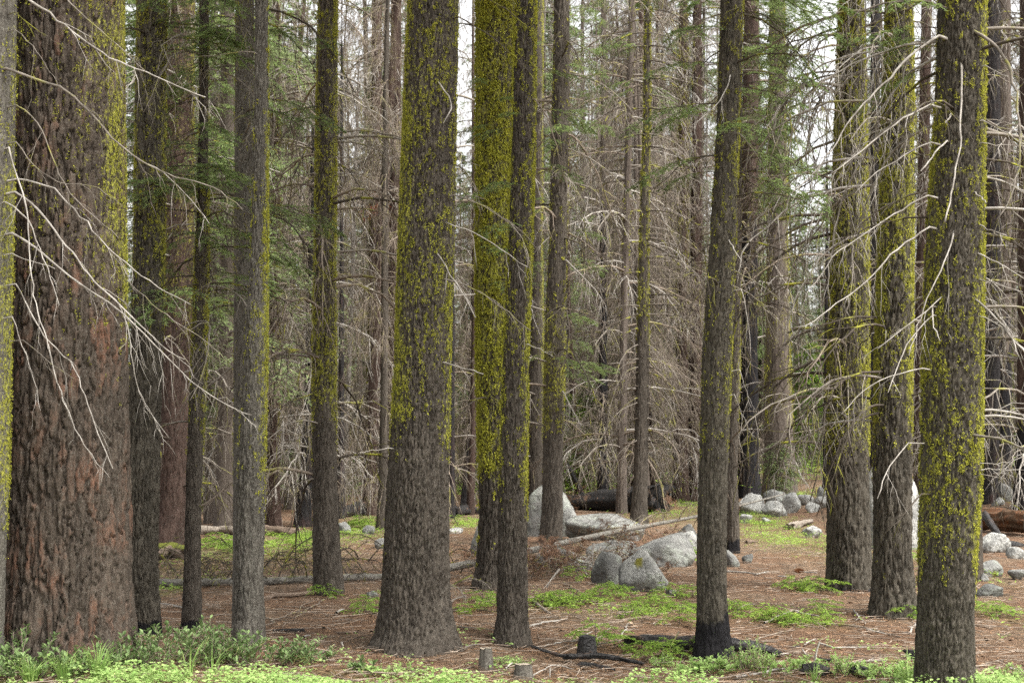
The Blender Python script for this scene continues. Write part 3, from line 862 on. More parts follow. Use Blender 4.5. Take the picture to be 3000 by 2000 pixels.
HB = [
 ('T1', [(30, -30)] + z1((180, 0), (290, 60), (480, 215), (640, 330), (860, 445), (1000, 490), (1180, 575), (1345, 640)), 12, 4, TW_PALE, 9, -.5),
 ('T1', z1((40, 450), (130, 480), (280, 540), (390, 565), (480, 620), (610, 760), (740, 910), (900, 1045), (1060, 1130), (1230, 1180), (1440, 1235), (1590, 1375)), 13, 3, TW_GREY, 10, -.6),
 ('T1', z1((900, 1045), (1085, 1140), (1190, 1240), (1300, 1370), (1385, 1470)), 5, 2.5, TW_PALE, 3, -.2),
 ('T1', z1((420, -30), (450, 0), (520, 85), (650, 190), (800, 320), (900, 420), (950, 470)), 7, 3, TW_GREY, 6, -.4),
 ('T1', z1((105, 690), (200, 740), (280, 850), (340, 1030), (420, 1200), (500, 1320), (640, 1440), (780, 1565)), 6, 2.5, TW_GREY, 6, -.5),
 ('T1', z1((115, 1175), (250, 1200), (370, 1240), (480, 1360), (600, 1500), (660, 1567)) + z2((740, 100), (900, 200), (1060, 340), (1250, 430)), 9, 3, TW_PALE, 7, -.7),
 ('T1', z1((100, 1260), (200, 1320), (300, 1430), (400, 1567)) + z2((560, 215), (620, 290), (760, 400), (850, 500), (980, 620), (1100, 740), (1210, 790)), 10, 4, TW_PALE, 8, -.9),
 ('T1', z1((35, 1325), (180, 1400), (240, 1567)) + z2((260, 90), (330, 240), (390, 440)), 7, 3, TW_PALE, 3, -.6),
 ('T1', z1((80, 1530),) + z2((150, 0), (260, 75), (400, 200), (540, 310), (640, 370), (770, 450), (860, 540), (1000, 680), (1160, 840), (1250, 930), (1400, 1040), (1530, 1110), (1650, 1160)), 11, 3, TW_PALE, 13, -.8),
 ('T1', z1((60, 970), (110, 1180), (180, 1350), (185, 1567)) + z2((210, 300), (245, 480), (315, 720)), 7, 4, TW_PALE, 3, -.7),
 ('T1', z2((105, 295), (160, 400), (245, 570), (300, 660), (500, 825), (540, 980), (600, 1180), (740, 1505)), 6, 3, TW_PALE, 4, -.6),
 ('T1', z2((315, 690), (370, 940), (450, 1150), (520, 1320), (640, 1460), (720, 1565)), 6, 2.5, TW_PALE, 3, -.3),
 ('T1', z2((80, 510), (150, 720), (220, 900), (265, 1125)), 4, 2, TW_PALE, 2, -.3),
 ('T1', z2((80, 95), (210, 150), (360, 185)), 5, 3, TW_PALE, 1, -.3),
 ('T1', z2((150, 660), (340, 820), (490, 920)), 4, 2, TW_GREY, 3, -.3),
 ('T1', z2((760, 400), (840, 530), (850, 720), (910, 1020), (1000, 1160), (1110, 1305)), 5, 2, TW_PALE, 4, -.2),
 ('T1', z1((105, 930), (200, 1075), (370, 1205), (540, 1200), (660, 1240), (800, 1350)), 5, 2, TW_GREY, 4, -.4),
 ('T1', z2((780, 130), (880, 330), (1000, 430), (1120, 530), (1250, 600), (1360, 670), (1480, 800)), 4, 2, TW_GREY, 5, -.2),
 ('T1', z1((100, 80), (230, 190), (340, 280), (480, 320)), 4, 1.5, TW_DARK, 3, -.2),
 ('T1', z1((105, 190), (220, 300), (330, 470)), 4, 2, TW_GREY, 2, -.3),
 # the trunk with snapped branches
 ('T19', c1((1060, 320), (1150, 360), (1280, 460), (1380, 590), (1470, 850), (1520, 1150), (1525, 1500)) + c2((1530, 150), (1440, 430), (1380, 580), (1290, 675)), 15, 4, TW_GREY, 10, -.5),
 ('T19', c1((925, 640), (945, 780), (930, 1000), (920, 1200), (905, 1567)) + c2((880, 150), (830, 370), (800, 520), (760, 700)), 8, 6, TW_PALE, 0, -.45),
 ('T19', c2((860, 730), (850, 890), (760, 1080), (680, 1280), (600, 1420), (550, 1567)) + c3((540, 10), (470, 250), (390, 485)), 7, 3, TW_PALE, 2, -.5),
 ('T19', z9((1680, 235), (1480, 370), (1300, 580), (1180, 690), (1060, 830), (980, 1000), (870, 1130), (700, 1290)), 13, 3, TW_PALE, 12, -.3),
 ('T19', z9((1625, 690), (1500, 750), (1330, 860), (1150, 1010), (980, 1140)), 9, 4, TW_PALE, 8, -.3),
 ('T19', z9((1630, 935), (1500, 990), (1350, 1080), (1220, 1170), (1130, 1270)), 8, 3, TW_PALE, 8, -.2),
 ('T19', z9((1610, 1285), (1480, 1340), (1350, 1430), (1200, 1530)) + z7((1000, 100), (900, 250), (800, 380)), 8, 3, TW_PALE, 9, -.2),
 ('T19', z9((1620, 1490),) + z7((1490, 0), (1380, 80), (1280, 210), (1150, 330), (1000, 430), (870, 540), (740, 580)), 9, 3, TW_PALE, 10, -.4),
 ('T19', z7((1700, 380), (1640, 450), (1480, 560), (1280, 720)), 6, 3, TW_PALE, 4, -.3),
 ('T19', z7((1640, 440), (1640, 560), (1690, 670)), 6, 4, TW_PALE, 0, -.2),
 ('T19', z7((1570, 850), (1400, 880), (1240, 950), (1130, 1040), (1040, 1150)), 6, 3, TW_PALE, 5, -.4),
 ('T19', c3((640, 80), (480, 230), (380, 360), (280, 600), (180, 860)), 6, 3, TW_PALE, 1, -.5),
 ('T19', c5((640, -20), (480, 170), (380, 300), (320, 450), (275, 640)), 6, 3, TW_PALE, 2, -.5),
 ('T19', z7((1905, 385), (2000, 450), (2080, 550), (2180, 680), (2280, 780)), 9, 6, TW_PALE, 3, -.4),
 ('T19', z7((1930, 90), (2050, 140), (2240, 260)), 6, 4, TW_PALE, 3, -.2),
 ('T19', z7((1950, 265), (2100, 310), (2240, 350)), 5, 3, TW_PALE, 4, 0),
 ('T19', z9((1970, 940), (2100, 950), (2260, 960)), 4, 3, TW_PALE, 4, .2),
 ('T19', z9((1970, 790), (2080, 850), (2260, 960)), 6, 3, TW_PALE, 4, -.1),
 ('T19', z9((1985, 430), (2060, 470), (2140, 520)), 5, 3, TW_PALE, 2, -.1),
 ('T19', z9((1900, 1265), (1950, 1290), (1990, 1335)), 6, 4, TW_PALE, 0, -.2),
 ('T19', z9((1950, 1475), (2050, 1520), (2130, 1550)), 6, 4, TW_PALE, 2, -.1),
 ('T19', z9((1735, 925), (1660, 990), (1565, 1125)), 8, 5, TW_PALE, 0, -.4),
 ('T19', z9((1755, 750), (1725, 810)), 7, 5, TW_PALE, 0, -.15),
 ('T19', c5((780, 570), (680, 680), (540, 860), (405, 1000)), 8, 3, TW_DARK, 4, -.3),
 ('T19', c5((1380, 215), (1600, 225), (1840, 230)), 4, 2.5, TW_PALE, 2, .2),
 ('T19', c5((1410, 290), (1650, 296), (1940, 305)), 4, 2.5, TW_PALE, 3, .3),
 ('T19', c5((1410, 335), (1600, 370), (1750, 395)), 4, 2.5, TW_GREY, 2, .2),
 ('T19', c5((1440, 250), (1600, 500), (1800, 690), (1960, 810)), 5, 2.5, TW_DARK, 4, .4),
 ('T19', c3((1100, 200), (1250, 350), (1350, 430), (1560, 520)), 4, 2, TW_DARK, 5, .3),
 ('T19', c3((1100, 90), (1240, 130), (1400, 240), (1560, 420)), 4, 2, TW_PALE, 4, .1),
 # the stout flared trunk
 ('T8', z4((770, -20), (780, 120), (830, 220)), 6, 3, TW_PALE, 0, -.2),
 ('T8', z4((615, 515), (690, 600), (735, 660), (720, 730), (670, 805)), 6, 4, TW_PALE, 0, -.4),
 ('T8', z5((605, 65), (700, 200), (800, 360), (880, 515)), 7, 4, TW_PALE, 3, -.5),
 ('T8', z5((685, 265), (800, 290), (960, 380), (1100, 490), (1250, 610)), 7, 3, TW_GREY, 5, -.5),
 ('T8', z5((680, 810), (770, 840), (930, 885)), 7, 4, TW_PALE, 0, -.4),
 ('T8', z4((745, 1280), (870, 1320), (1000, 1390), (1120, 1480), (1210, 1567)) + z5((1230, 190),), 6, 3, TW_GREY, 5, -.3),
 ('T8', z4((690, 1460), (800, 1490), (900, 1540)) + z5((1000, 30), (1220, 185)), 6, 3, TW_PALE, 3, -.4),
 ('T8', z5((300, 1375), (200, 1390), (120, 1405)), 5, 3, TW_PALE, 0, -.2),
 ('T8', z4((770, 110), (950, 210), (1120, 350), (1260, 500), (1350, 620)), 6, 2.5, TW_DARK, 6, -.6),
 ('T8', z4((900, -40), (980, 0), (1150, 110), (1290, 250), (1450, 380)), 6, 2, TW_DARK, 6, -.5),
 ('T10', z4((1270, 650), (1330, 720), (1390, 860), (1440, 1050), (1480, 1220)), 6, 3, TW_BROWN, 4, -.2),
 ('T10', z5((1230, 690), (1330, 740), (1400, 770)), 4, 3, TW_PALE, 1, 0),
 ('T11', z4((1510, 270), (1620, 330), (1760, 430)), 6, 3, TW_GREY, 8, .2),
 ('T11', z4((1495, 485), (1600, 500), (1720, 550), (1830, 640), (1900, 720)), 8, 3, TW_GREY, 12, -.4),
 ('T11', z4((1490, 975), (1600, 1020), (1720, 1090), (1850, 1220), (1960, 1360)), 7, 3, TW_GREY, 14, -.5),
 ('T11', z4((1505, 1195), (1620, 1225), (1690, 1240)) + z5((1760, 60),), 7, 3, TW_GREY, 8, -.3),
 ('T11', c4((350, 110), (480, 140), (590, 170), (700, 300), (760, 400), (830, 560)), 6, 2, TW_DARK, 10, -.5),
 ('T11', c4((340, 620), (440, 650), (560, 720), (660, 790), (760, 930)), 7, 3, TW_DARK, 10, -.5),
 ('T11', c4((340, 820), (480, 960), (620, 1100), (700, 1230)), 7, 3, TW_PALE, 14, -.6),
 ('T11', z5((1455, 1000), (1500, 1090), (1560, 1200)), 6, 2, TW_PALE, 8, -.3),
 ('T11', z5((1450, 1150), (1560, 1190), (1680, 1230)), 5, 2, TW_GREY, 5, -.3),
 ('T7', c6((545, 35), (380, 60), (220, 110)), 9, 5, TW_DARK, 6, .3),
 ('T7', c6((540, 305), (380, 330), (230, 380), (120, 435)), 6, 3, TW_GREY, 6, .2),
 ('T7', c6((535, 320), (450, 430), (400, 560), (330, 700)), 8, 4, TW_DARK, 8, -.5),
 ('T7', c6((530, 655), (400, 660), (270, 700), (130, 760)), 6, 3, TW_GREY, 8, .2),
 ('T7', c6((530, 670), (430, 760), (330, 860), (260, 980), (200, 1120)), 6, 2, TW_DARK, 12, -.4),
 ('T7', c6((530, 1020), (350, 1080), (200, 1150), (120, 1195)), 6, 3, TW_GREY, 5, .2),
 ('T7', c6((530, 1210), (400, 1220), (250, 1280), (120, 1330)), 6, 3, TW_GREY, 6, .2),
 ('T7', c6((740, 310), (860, 350), (1000, 430), (1100, 500)), 5, 2, TW_GREY, 6, .3),
 ('T7', c6((740, 505), (870, 505), (1050, 540), (1170, 580)), 5, 2, TW_GREY, 6, .3),
 ('T7', c6((740, 665), (880, 690), (1040, 770)), 5, 2, TW_GREY, 5, .1),
 ('T7', c6((735, 890), (880, 920), (1050, 990)), 5, 2, TW_GREY, 5, .2),
 ('T7', [(915, 1155), (860, 1170), (785, 1215)], 6, 3, TW_DARK, 6, -.4),
 ('T7', [(915, 1255), (860, 1300), (785, 1370)], 6, 3, TW_GREY, 6, -.3),
 ('T7', [(915, 1400), (850, 1425), (780, 1455)], 4, 2, TW_GREY, 5, 0),
 ('T7', [(984, 1203), (1030, 1215), (1064, 1235)], 4, 2, TW_GREY, 2, 0),
 ('T6b', z1((1668, 345), (1490, 343), (1390, 380), (1200, 380)), 5, 2, TW_GREY, 3, .3),
 ('T6b', z2((1540, 235), (1430, 260), (1330, 310), (1240, 390)), 4, 2, TW_GREY, 4, .2),
 ('T13', z9((310, 490), (300, 580), (240, 680), (150, 760), (60, 830)), 6, 3, TW_PALE, 6, -.4),
 ('T13', z7((300, 0), (340, 80), (395, 150)), 6, 3, TW_PALE, 1, -.3),
 ('T13', z7((340, 205), (440, 250), (600, 370), (700, 440)), 5, 2, TW_GREY, 6, .2),
 ('T13', z7((330, 300), (480, 380), (580, 490), (670, 600)), 5, 2, TW_GREY, 6, .2),
 ('T13', z7((385, 330), (430, 520), (440, 680), (450, 800)), 4, 2, TW_PALE, 3, -.1),
 ('T13', z7((375, 860), (420, 1000), (445, 1100)), 4, 2, TW_PALE, 3, -.1),
 ('T13', z7((340, 1020), (400, 1180), (390, 1270)), 4, 2, TW_PALE, 2, -.1),
 ('T13', z7((155, 320), (60, 420), (-20, 560)), 4, 2, TW_DARK, 4, -.1),
 ('T13', z9((370, 870), (480, 1000), (560, 1150)), 5, 2, TW_GREY, 6, 0),
 ('T13', c4((1680, 280), (1540, 380), (1440, 500), (1340, 760)), 4, 2, TW_DARK, 4, 0),
]
T12B = [((1100, 370), (1200, 350), (1320, 390), (1480, 460), (1620, 530)), ((1110, 520), (1250, 530), (1380, 580), (1500, 660), (1600, 780)), ((1110, 625), (1230, 640), (1350, 690), (1440, 790)),
        ((1110, 680), (1220, 710), (1320, 790), (1400, 900), (1560, 1000)), ((1110, 790), (1250, 785), (1380, 820), (1480, 880), (1580, 990)), ((1100, 1140), (1250, 1130), (1350, 1150), (1440, 1230), (1530, 1340)),
        ((1100, 1235), (1250, 1225), (1450, 1250)), ((1100, 1320), (1250, 1305), (1400, 1350), (1500, 1400)), ((1110, 190), (1200, 220), (1320, 300), (1400, 380)),
        ((1010, 370), (880, 380), (760, 420), (690, 470)), ((1010, 510), (900, 510), (760, 550), (680, 590)), ((1000, 650), (880, 660), (760, 710), (650, 780)), ((1000, 930), (860, 940), (740, 960), (620, 1040)),
        ((990, 1240), (860, 1235), (740, 1280)), ((990, 1320), (850, 1370), (700, 1440), (580, 1500)), ((990, 1450), (880, 1490), (780, 1550))]
for i, p in enumerate(T12B):
    HB.append(('T12', c4(*p), 7, 2.2, (TW_DARK, TW_GREY, TW_DARK)[i % 3], 9, (-.5, .3, -.8)[i % 3]))
for y in (-60, 60, 130, 215, 300, 400, 515, 620, 710, 880, 960):
    for sgn in (-1, 1):
        e = random.Random(y * 3 + sgn)
        x0, k = (1980, 1) if sgn < 0 else (2030, 1)
        HB.append(('T12', z4((x0, y), (x0 + sgn * 90, y + e.uniform(-15, 15)), (x0 + sgn * 180, y + e.uniform(30, 70)), (x0 + sgn * 250, y + e.uniform(120, 190)), (x0 + sgn * e.uniform(270, 320), y + e.uniform(230, 330))), 7, 2.2, TW_DARK if e.random() < .6 else TW_GREY, 9, e.uniform(-.8, .6)))
for v in (1010, 1050, 1075, 1090, 1130, 1165, 1180, 1225, 1290):
    for sgn in (-1, 1):
        e = random.Random(v * 5 + sgn)
        x0 = 1866 if sgn < 0 else 1900
        l = e.uniform(60, 115)
        HB.append(('T12', [(x0, v), (x0 + sgn * l * .4, v + e.uniform(0, 20)), (x0 + sgn * l * .8, v + e.uniform(40, 80)), (x0 + sgn * l, v + e.uniform(90, 150))], 6, 2, (TW_GREY, TW_GREY, TW_DARK)[e.randrange(3)], 7, e.uniform(-.8, .4)))
for i, (k, p, a, b, m, tw, dy) in enumerate(HB):
    hand_branch(k, p, a, b, m, tw, .34 if k in ('T1', 'T19', 'T8') else .55, .75, dy, i)

# ------------------------------------------------------------------ shared branch meshes
def branch_paths(B, L, up, droop, rng, n=7, jit=.03):
    """B branches leaving the origin along +X"""
    s = np.linspace(0, 1, n)
    L = np.broadcast_to(np.asarray(L, float), (B,))[:, None]
    x = L * s * (1 - .18 * droop * s)
    z = L * (up * s - droop * s ** 2)
    yv = L * (rng.random((B, 1)) - .5) * .3 * s ** 2
    P = np.stack((x, yv * np.ones_like(x), z), -1)
    return P + (rng.random(P.shape) - .5) * 2 * jit * (L * s)[..., None]

def dead_variant(seed, L, up, droop, m, k, mat, r0=.011, hang=.8):
    rng = np.random.default_rng(seed)
    g = Geo()
    P = branch_paths(1, L, up, droop, rng, 9)
    tubes(g, P, np.linspace(r0, r0 * .3, 9)[None], 5, tone=.5)
    Q, l = grow(P, m, np.array([L * .42]), rng, .12, .85, hang, 5, .08, .55)
    tubes(g, Q, np.linspace(r0 * .38, r0 * .14, 5)[None], 3, tone=.3 + .5 * rng.random(len(Q)))
    if k:
        Q2, l2 = grow(Q, k, l * .5, rng, .15, .8, hang, 4, .1, .5)
        tubes(g, Q2, np.linspace(r0 * .2, r0 * .08, 4)[None], 3, tone=.3 + .5 * rng.random(len(Q2)))
    return g.mesh('branch', mat)

def live_variant(seed, L, m, k, K, ln, wd, mat, up=.05, droop=.22, flat=.92):
    rng = np.random.default_rng(seed)
    g = Geo()
    P = branch_paths(1, L, up, droop, rng, 8)
    Q, l = grow(P, m, np.array([L * .42]), rng, .18, .85, .22, 5, .04, flat)
    Q2, l2 = grow(Q, k, l * .55, rng, .15, .75, .18, 4, .05, flat)
    gw = Geo()
    tubes(gw, P, np.linspace(.0075, .0025, 8)[None] * L ** 1.3, 4)
    tubes(gw, Q, np.linspace(.003, .0012, 5)[None] * L ** 1.3, 3)
    t1, t2 = rng.random(len(Q)), rng.random(len(Q2))
    needles(g, Q, K + 4, ln, wd, rng, t1)
    needles(g, Q2, K, ln, wd, rng, t2)
    return g.mesh('needles', mat, False), gw.mesh('branch', TW_DARK)

DEADV = {}
for nm, mat in (('dark', TW_DARK), ('grey', TW_GREY), ('pale', TW_PALE), ('brown', TW_BROWN)):
    DEADV[nm] = [dead_variant(300 + i * 13 + len(nm) * 101, 1.0, .12 + .1 * (i % 3), .35 + .16 * (i % 4), 9 + i, 2, mat) for i in range(4)]
LIVEV = [live_variant(400 + i, 1.0, 13, 4, 11, .042, .010, NEEDLE, .02 + .04 * i, .18 + .06 * i) for i in range(4)]
YOUNGV = [live_variant(430 + i, .30, 9, 3, 9, .020, .006, NEEDLE_YOUNG, .18, .30) for i in range(3)]
RUSTV = live_variant(460, .8, 11, 3, 9, .040, .010, NEEDLE_RUST)
DEADN = live_variant(461, 1.0, 12, 4, 10, .035, .008, NEEDLE_DEAD, .05, .35, .6)

def add_dead(key, n, zr, L, kinds, seed, az=None, tilt=0.0):
    tr = TREES[key]
    rg = random.Random(seed)
    for i in range(n):
        z = rg.uniform(*zr)
        a = rg.uniform(0, 2 * PI) if az is None else rg.gauss(az, .7)
        p = tr.pt(a, z, -.02) - tr.base
        me = rg.choice(DEADV[rg.choice(kinds)])
        obj('branch', me, tr.root, tuple(p), (rg.uniform(-.25, .25), rg.uniform(0, tilt), a), rg.uniform(*L))

def add_live(key, spots, seed, V=LIVEV):
    """spots: (z, azimuth, length)"""
    tr = TREES[key]
    rg = random.Random(seed)
    for z, a, L in spots:
        p = tr.pt(a, z, -.02) - tr.base
        nm, wm = V[rg.randrange(len(V))] if isinstance(V, list) else V
        b = obj('branch', wm, tr.root, tuple(p), (rg.uniform(-.2, .2), rg.uniform(-.15, .2), a), L)
        obj('needles', nm, b, kind='stuff')

def vz(key, v):
    return zmap(v, TREES[key].y)

add_dead('T17', 34, (vz('T17', 1330), vz('T17', -60)), (1.1, 2.2), ('dark', 'dark', 'grey', 'brown'), 1, PI * .98, .25)
add_dead('T17', 14, (vz('T17', 1250), vz('T17', -60)), (.8, 1.6), ('dark', 'grey'), 2)
add_dead('T18', 24, (vz('T18', 1250), vz('T18', -60)), (.9, 1.8), ('grey', 'pale', 'dark'), 3, PI, .2)
add_dead('T18', 12, (vz('T18', 1250), vz('T18', -60)), (.8, 1.5), ('grey', 'dark'), 4)
add_dead('T19', 22, (vz('T19', 1350), vz('T19', -60)), (.7, 1.5), ('grey', 'pale', 'dark'), 5, .2, .2)
add_dead('T19', 12, (vz('T19', 900), vz('T19', -80)), (.7, 1.4), ('grey', 'pale', 'dark'), 6, PI * .85, .2)
add_dead('T22', 14, (vz('T22', 1350), vz('T22', -60)), (.9, 1.8), ('grey', 'dark', 'pale'), 7)
add_dead('T14', 20, (vz('T14', 900), vz('T14', -60)), (.9, 2.0), ('dark', 'grey'), 8)
add_dead('T13', 10, (vz('T13', 900), vz('T13', -60)), (.5, 1.0), ('dark', 'grey'), 9)
add_dead('T11', 26, (vz('T11', 1250), vz('T11', -60)), (1.2, 2.6), ('grey', 'dark', 'brown'), 10)
add_dead('T11b', 50, (vz('T11b', 1350), vz('T11b', -60)), (1.6, 3.4), ('grey', 'pale', 'brown'), 11)
add_dead('T9', 10, (vz('T9', 1200), vz('T9', -60)), (.5, 1.2), ('dark', 'grey'), 12)
add_dead('T7', 30, (vz('T7', 1450), vz('T7', -60)), (.9, 2.0), ('dark', 'grey', 'brown'), 13)
add_dead('T4', 40, (vz('T4', 1450), vz('T4', -60)), (1.0, 2.4), ('pale', 'grey', 'dark'), 14)
add_dead('T5', 24, (vz('T5', 1300), vz('T5', -60)), (.6, 1.3), ('dark', 'grey'), 15)
add_dead('T3', 8, (vz('T3', 1000), vz('T3', -60)), (.6, 1.2), ('dark', 'grey'), 16)
add_dead('T6a', 16, (vz('T6a', 900), vz('T6a', -60)), (.6, 1.4), ('dark', 'grey'), 17)
for j, k in enumerate(('T15', 'T16', 'T20', 'T20b', 'T21', 'F1', 'F2', 'F4', 'F5', 'F6', 'F8', 'F10', 'F11', 'F12', 'F13', 'F16', 'F18', 'F19')):
    tr = TREES[k]
    ztop = min(tr.H - .5, zmap(-60, tr.y))
    add_dead(k, 70 if k in ('F8', 'F10', 'F11', 'F19', 'F2', 'F18', 'T21', 'F5', 'F4') else 40, (1.2, ztop), (1.4, 3.4), ('brown', 'grey', 'pale') if k not in ('T20', 'T21', 'T16') else ('grey', 'dark', 'pale'), 40 + j)

def rs(seed, n, z0, z1_, azs, L):
    rg = random.Random(seed)
    return [(rg.uniform(z0, z1_), rg.choice(azs) + rg.gauss(0, .5), rg.uniform(*L)) for i in range(n)]
add_live('T13', rs(1, 22, vz('T13', 520), vz('T13', -80), (.0, .3, PI, 3.6), (.5, 1.0)), 1)
add_live('T14', rs(2, 44, vz('T14', 620), vz('T14', -80), (0, .2, -.4, -.9), (.8, 1.6)), 2)
add_live('T10', rs(3, 8, vz('T10', 700), vz('T10', 100), (0, .5, 3.4), (.3, .6)), 3)
add_live('T11', rs(4, 34, vz('T11', 1100), vz('T11', -60), (PI, 3.6, 0, -1.2), (.6, 1.2)), 4)
add_live('T9', rs(5, 10, vz('T9', 900), vz('T9', 250), (-1.6, -1.2, PI), (.4, .8)), 5)
add_live('T6a', rs(6, 16, vz('T6a', 700), vz('T6a', -60), (0, PI, 3.6), (.6, 1.1)), 6)
add_live('T5', rs(7, 30, vz('T5', 900), vz('T5', -60), (PI, 0, -.8, -1.6), (.5, 1.1)), 7)
add_live('T3', rs(8, 8, vz('T3', 700), vz('T3', -60), (0, .3), (.5, 1.0)), 8)
add_live('T4', rs(9, 20, vz('T4', 900), vz('T4', -60), (0, .4, -.4), (.9, 1.8)), 9)
add_live('T12', rs(10, 10, vz('T12', 300), vz('T12', -60), (0, PI), (.8, 1.6)), 10)
add_live('F19', rs(11, 9, zmap(720, TREES['F19'].y), zmap(540, TREES['F19'].y), (-1.6, PI, 0), (1.0, 1.8)), 11, RUSTV)
add_live('F5', rs(12, 5, zmap(650, TREES['F5'].y), zmap(250, TREES['F5'].y), (-1.6, PI, 0), (1.0, 1.6)), 12, RUSTV)
add_live('T19', rs(13, 5, vz('T19', 250), vz('T19', 0), (PI, .3), (.4, .7)), 13)

# ------------------------------------------------------------------ whole-tree prototypes for the forest behind
def place_on_stem(P, z, az):
    c, s = np.cos(az)[:, None], np.sin(az)[:, None]
    x = P[..., 0] * c - P[..., 1] * s
    y = P[..., 0] * s + P[..., 1] * c
    return np.stack((x, y, P[..., 2] + z[:, None]), -1)

def stem_mesh(H, r, mat, seed, k=14, n=40):
    rng = np.random.default_rng(seed)
    g = Geo()
    z = np.linspace(-.4, H, n)
    P = np.stack((.12 * np.sin(z * .25 + seed), .12 * np.cos(z * .21 + seed), z), -1)
    rr = r * (1 - .9 * np.clip(z / H, 0, 1)) * (1 + .35 * np.exp(-np.maximum(z, 0) / .5))
    a = np.arange(k) * 2 * PI / k
    V = P[:, None, :] + (rr[:, None] * (1 + .10 * (rng.random((n, k)) - .5)))[..., None] * np.stack((np.cos(a), np.sin(a), 0 * a), -1)[None]
    idx = np.arange(n * k).reshape(n, k)
    q = np.stack((idx[:-1], np.roll(idx, -1, 1)[:-1], np.roll(idx, -1, 1)[1:], idx[1:]), -1).reshape(-1, 4)
    g.add(V, q, None, tone=rng.random(n * k))
    return g.mesh('trunk', mat)

def dead_tree(seed, H, z0, B, Lm, m, k, mat, droop, tw=.30):
    rng = np.random.default_rng(seed)
    z = z0 + (H * .97 - z0) * rng.random(B) ** .9
    L = Lm * (.55 + .6 * rng.random(B)) * (1 - .7 * (z / H) ** 1.6)
    P = branch_paths(B, L, .12, 0.0, rng, 7, .03)
    P[..., 2] -= (L * droop * (.6 + .7 * rng.random(B)))[:, None] * np.linspace(0, 1, 7) ** 2
    P = place_on_stem(P, z, rng.random(B) * 2 * PI)
    g = Geo()
    tubes(g, P, (np.linspace(.013, .004, 7)[None] * (.6 + .5 * L / Lm)[:, None]), 3, tone=.2 + .6 * rng.random(B))
    Q, l = grow(P, m, L * tw, rng, .1, .8, .9, 4, .1, .4)
    tubes(g, Q, np.linspace(.0056, .0028, 4)[None], 3, tone=.2 + .7 * rng.random(len(Q)))
    Q2, l2 = grow(Q, k, l * .75, rng, .1, .7, 1.0, 3, .12, .3)
    tubes(g, Q2, np.linspace(.0044, .0022, 3)[None], 3, tone=.2 + .8 * rng.random(len(Q2)), tip=False)
    return g.mesh('twigs', mat)

def live_tree(seed, H, z0, B, Lm, m, k, K, mat, ln=.13, wd=.035, power=.8):
    rng = np.random.default_rng(seed)
    f = rng.random(B)
    z = z0 + (H - z0) * f
    L = Lm * (.6 + .5 * rng.random(B)) * (1 - .93 * f) ** power + .25
    P = branch_paths(B, L, .10, .35, rng, 6, .03)
    P = place_on_stem(P, z, rng.random(B) * 2 * PI)
    g = Geo()
    Q, l = grow(P, m, L * .40, rng, .15, .85, .3, 4, .06, .8)
    Q2, l2 = grow(Q, k, l * .5, rng, .15, .8, .3, 3, .08, .7)
    needles(g, Q, K + 3, ln, wd, rng, rng.random(len(Q)))
    needles(g, Q2, K, ln, wd, rng, rng.random(len(Q2)))
    gl = Geo()
    tubes(gl, P, np.linspace(.02, .006, 6)[None], 3)
    return g.mesh('crown', mat, False), gl.mesh('limb', TW_DARK)

DEAD_T = [
    (dead_tree(501, 22, 1.2, 130, 2.6, 9, 5, TW_BROWN, .55), stem_mesh(22, .14, BARK['far'], 1)),
    (dead_tree(502, 24, 1.5, 130, 2.4, 9, 5, TW_ROSE, .70), stem_mesh(24, .15, BARK['red'], 2)),
    (dead_tree(503, 20, 1.0, 110, 2.8, 9, 5, TW_GREY, .45), stem_mesh(20, .13, BARK['far'], 3)),
    (dead_tree(505, 24, .8, 130, 1.9, 9, 5, TW_BROWN, .95, .42), stem_mesh(24, .12, BARK['brown'], 14)),
    (dead_tree(506, 18, 1.5, 90, 3.4, 10, 5, TW_ROSE, .40, .34), stem_mesh(18, .14, BARK['far'], 15)),
    (dead_tree(504, 26, 2.0, 110, 3.0, 9, 4, TW_PALE, .65), stem_mesh(26, .16, BARK['pale'], 4)),
]
LIVE_T = [
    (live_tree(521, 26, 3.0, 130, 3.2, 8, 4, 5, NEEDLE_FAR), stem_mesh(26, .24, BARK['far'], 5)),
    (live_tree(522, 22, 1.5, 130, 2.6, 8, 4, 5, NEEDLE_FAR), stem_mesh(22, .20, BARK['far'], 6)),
    (live_tree(523, 30, 6.0, 120, 3.4, 8, 4, 5, NEEDLE), stem_mesh(30, .30, BARK['brown'], 7)),
]
CROWN = live_tree(531, 16, 0, 110, 3.2, 8, 4, 5, NEEDLE, .14, .045)
YFIR = (live_tree(541, 2.0, .08, 70, .75, 9, 3, 5, NEEDLE_FAR, .05, .016, .7), stem_mesh(2.0, .03, BARK['brown'], 8, 6, 10))
YFIR2 = (live_tree(542, 5.0, .3, 110, 1.5, 9, 4, 5, NEEDLE_YOUNG, .08, .024, .8), stem_mesh(5.0, .06, BARK['brown'], 9, 6, 14))

def put_dead(u, y, var, sc_, lab, group):
    x = ray(u, 1350)[0] * y
    rg = random.Random(int(u * 7 + y * 13))
    t = thing('dead_conifer', lab, 'dead tree', (x, y, gz(x, y)), rg.uniform(0, 6.28), group, (sc_ * rg.uniform(.8, 1.2), sc_ * rg.uniform(.8, 1.2), sc_ * rg.uniform(.8, 1.15)))
    t.rotation_euler[0] = rg.gauss(0, .03)
    t.rotation_euler[1] = rg.gauss(0, .03)
    tw, st = DEAD_T[var]
    obj('trunk', st, t)
    obj('twigs', tw, t, kind='stuff')

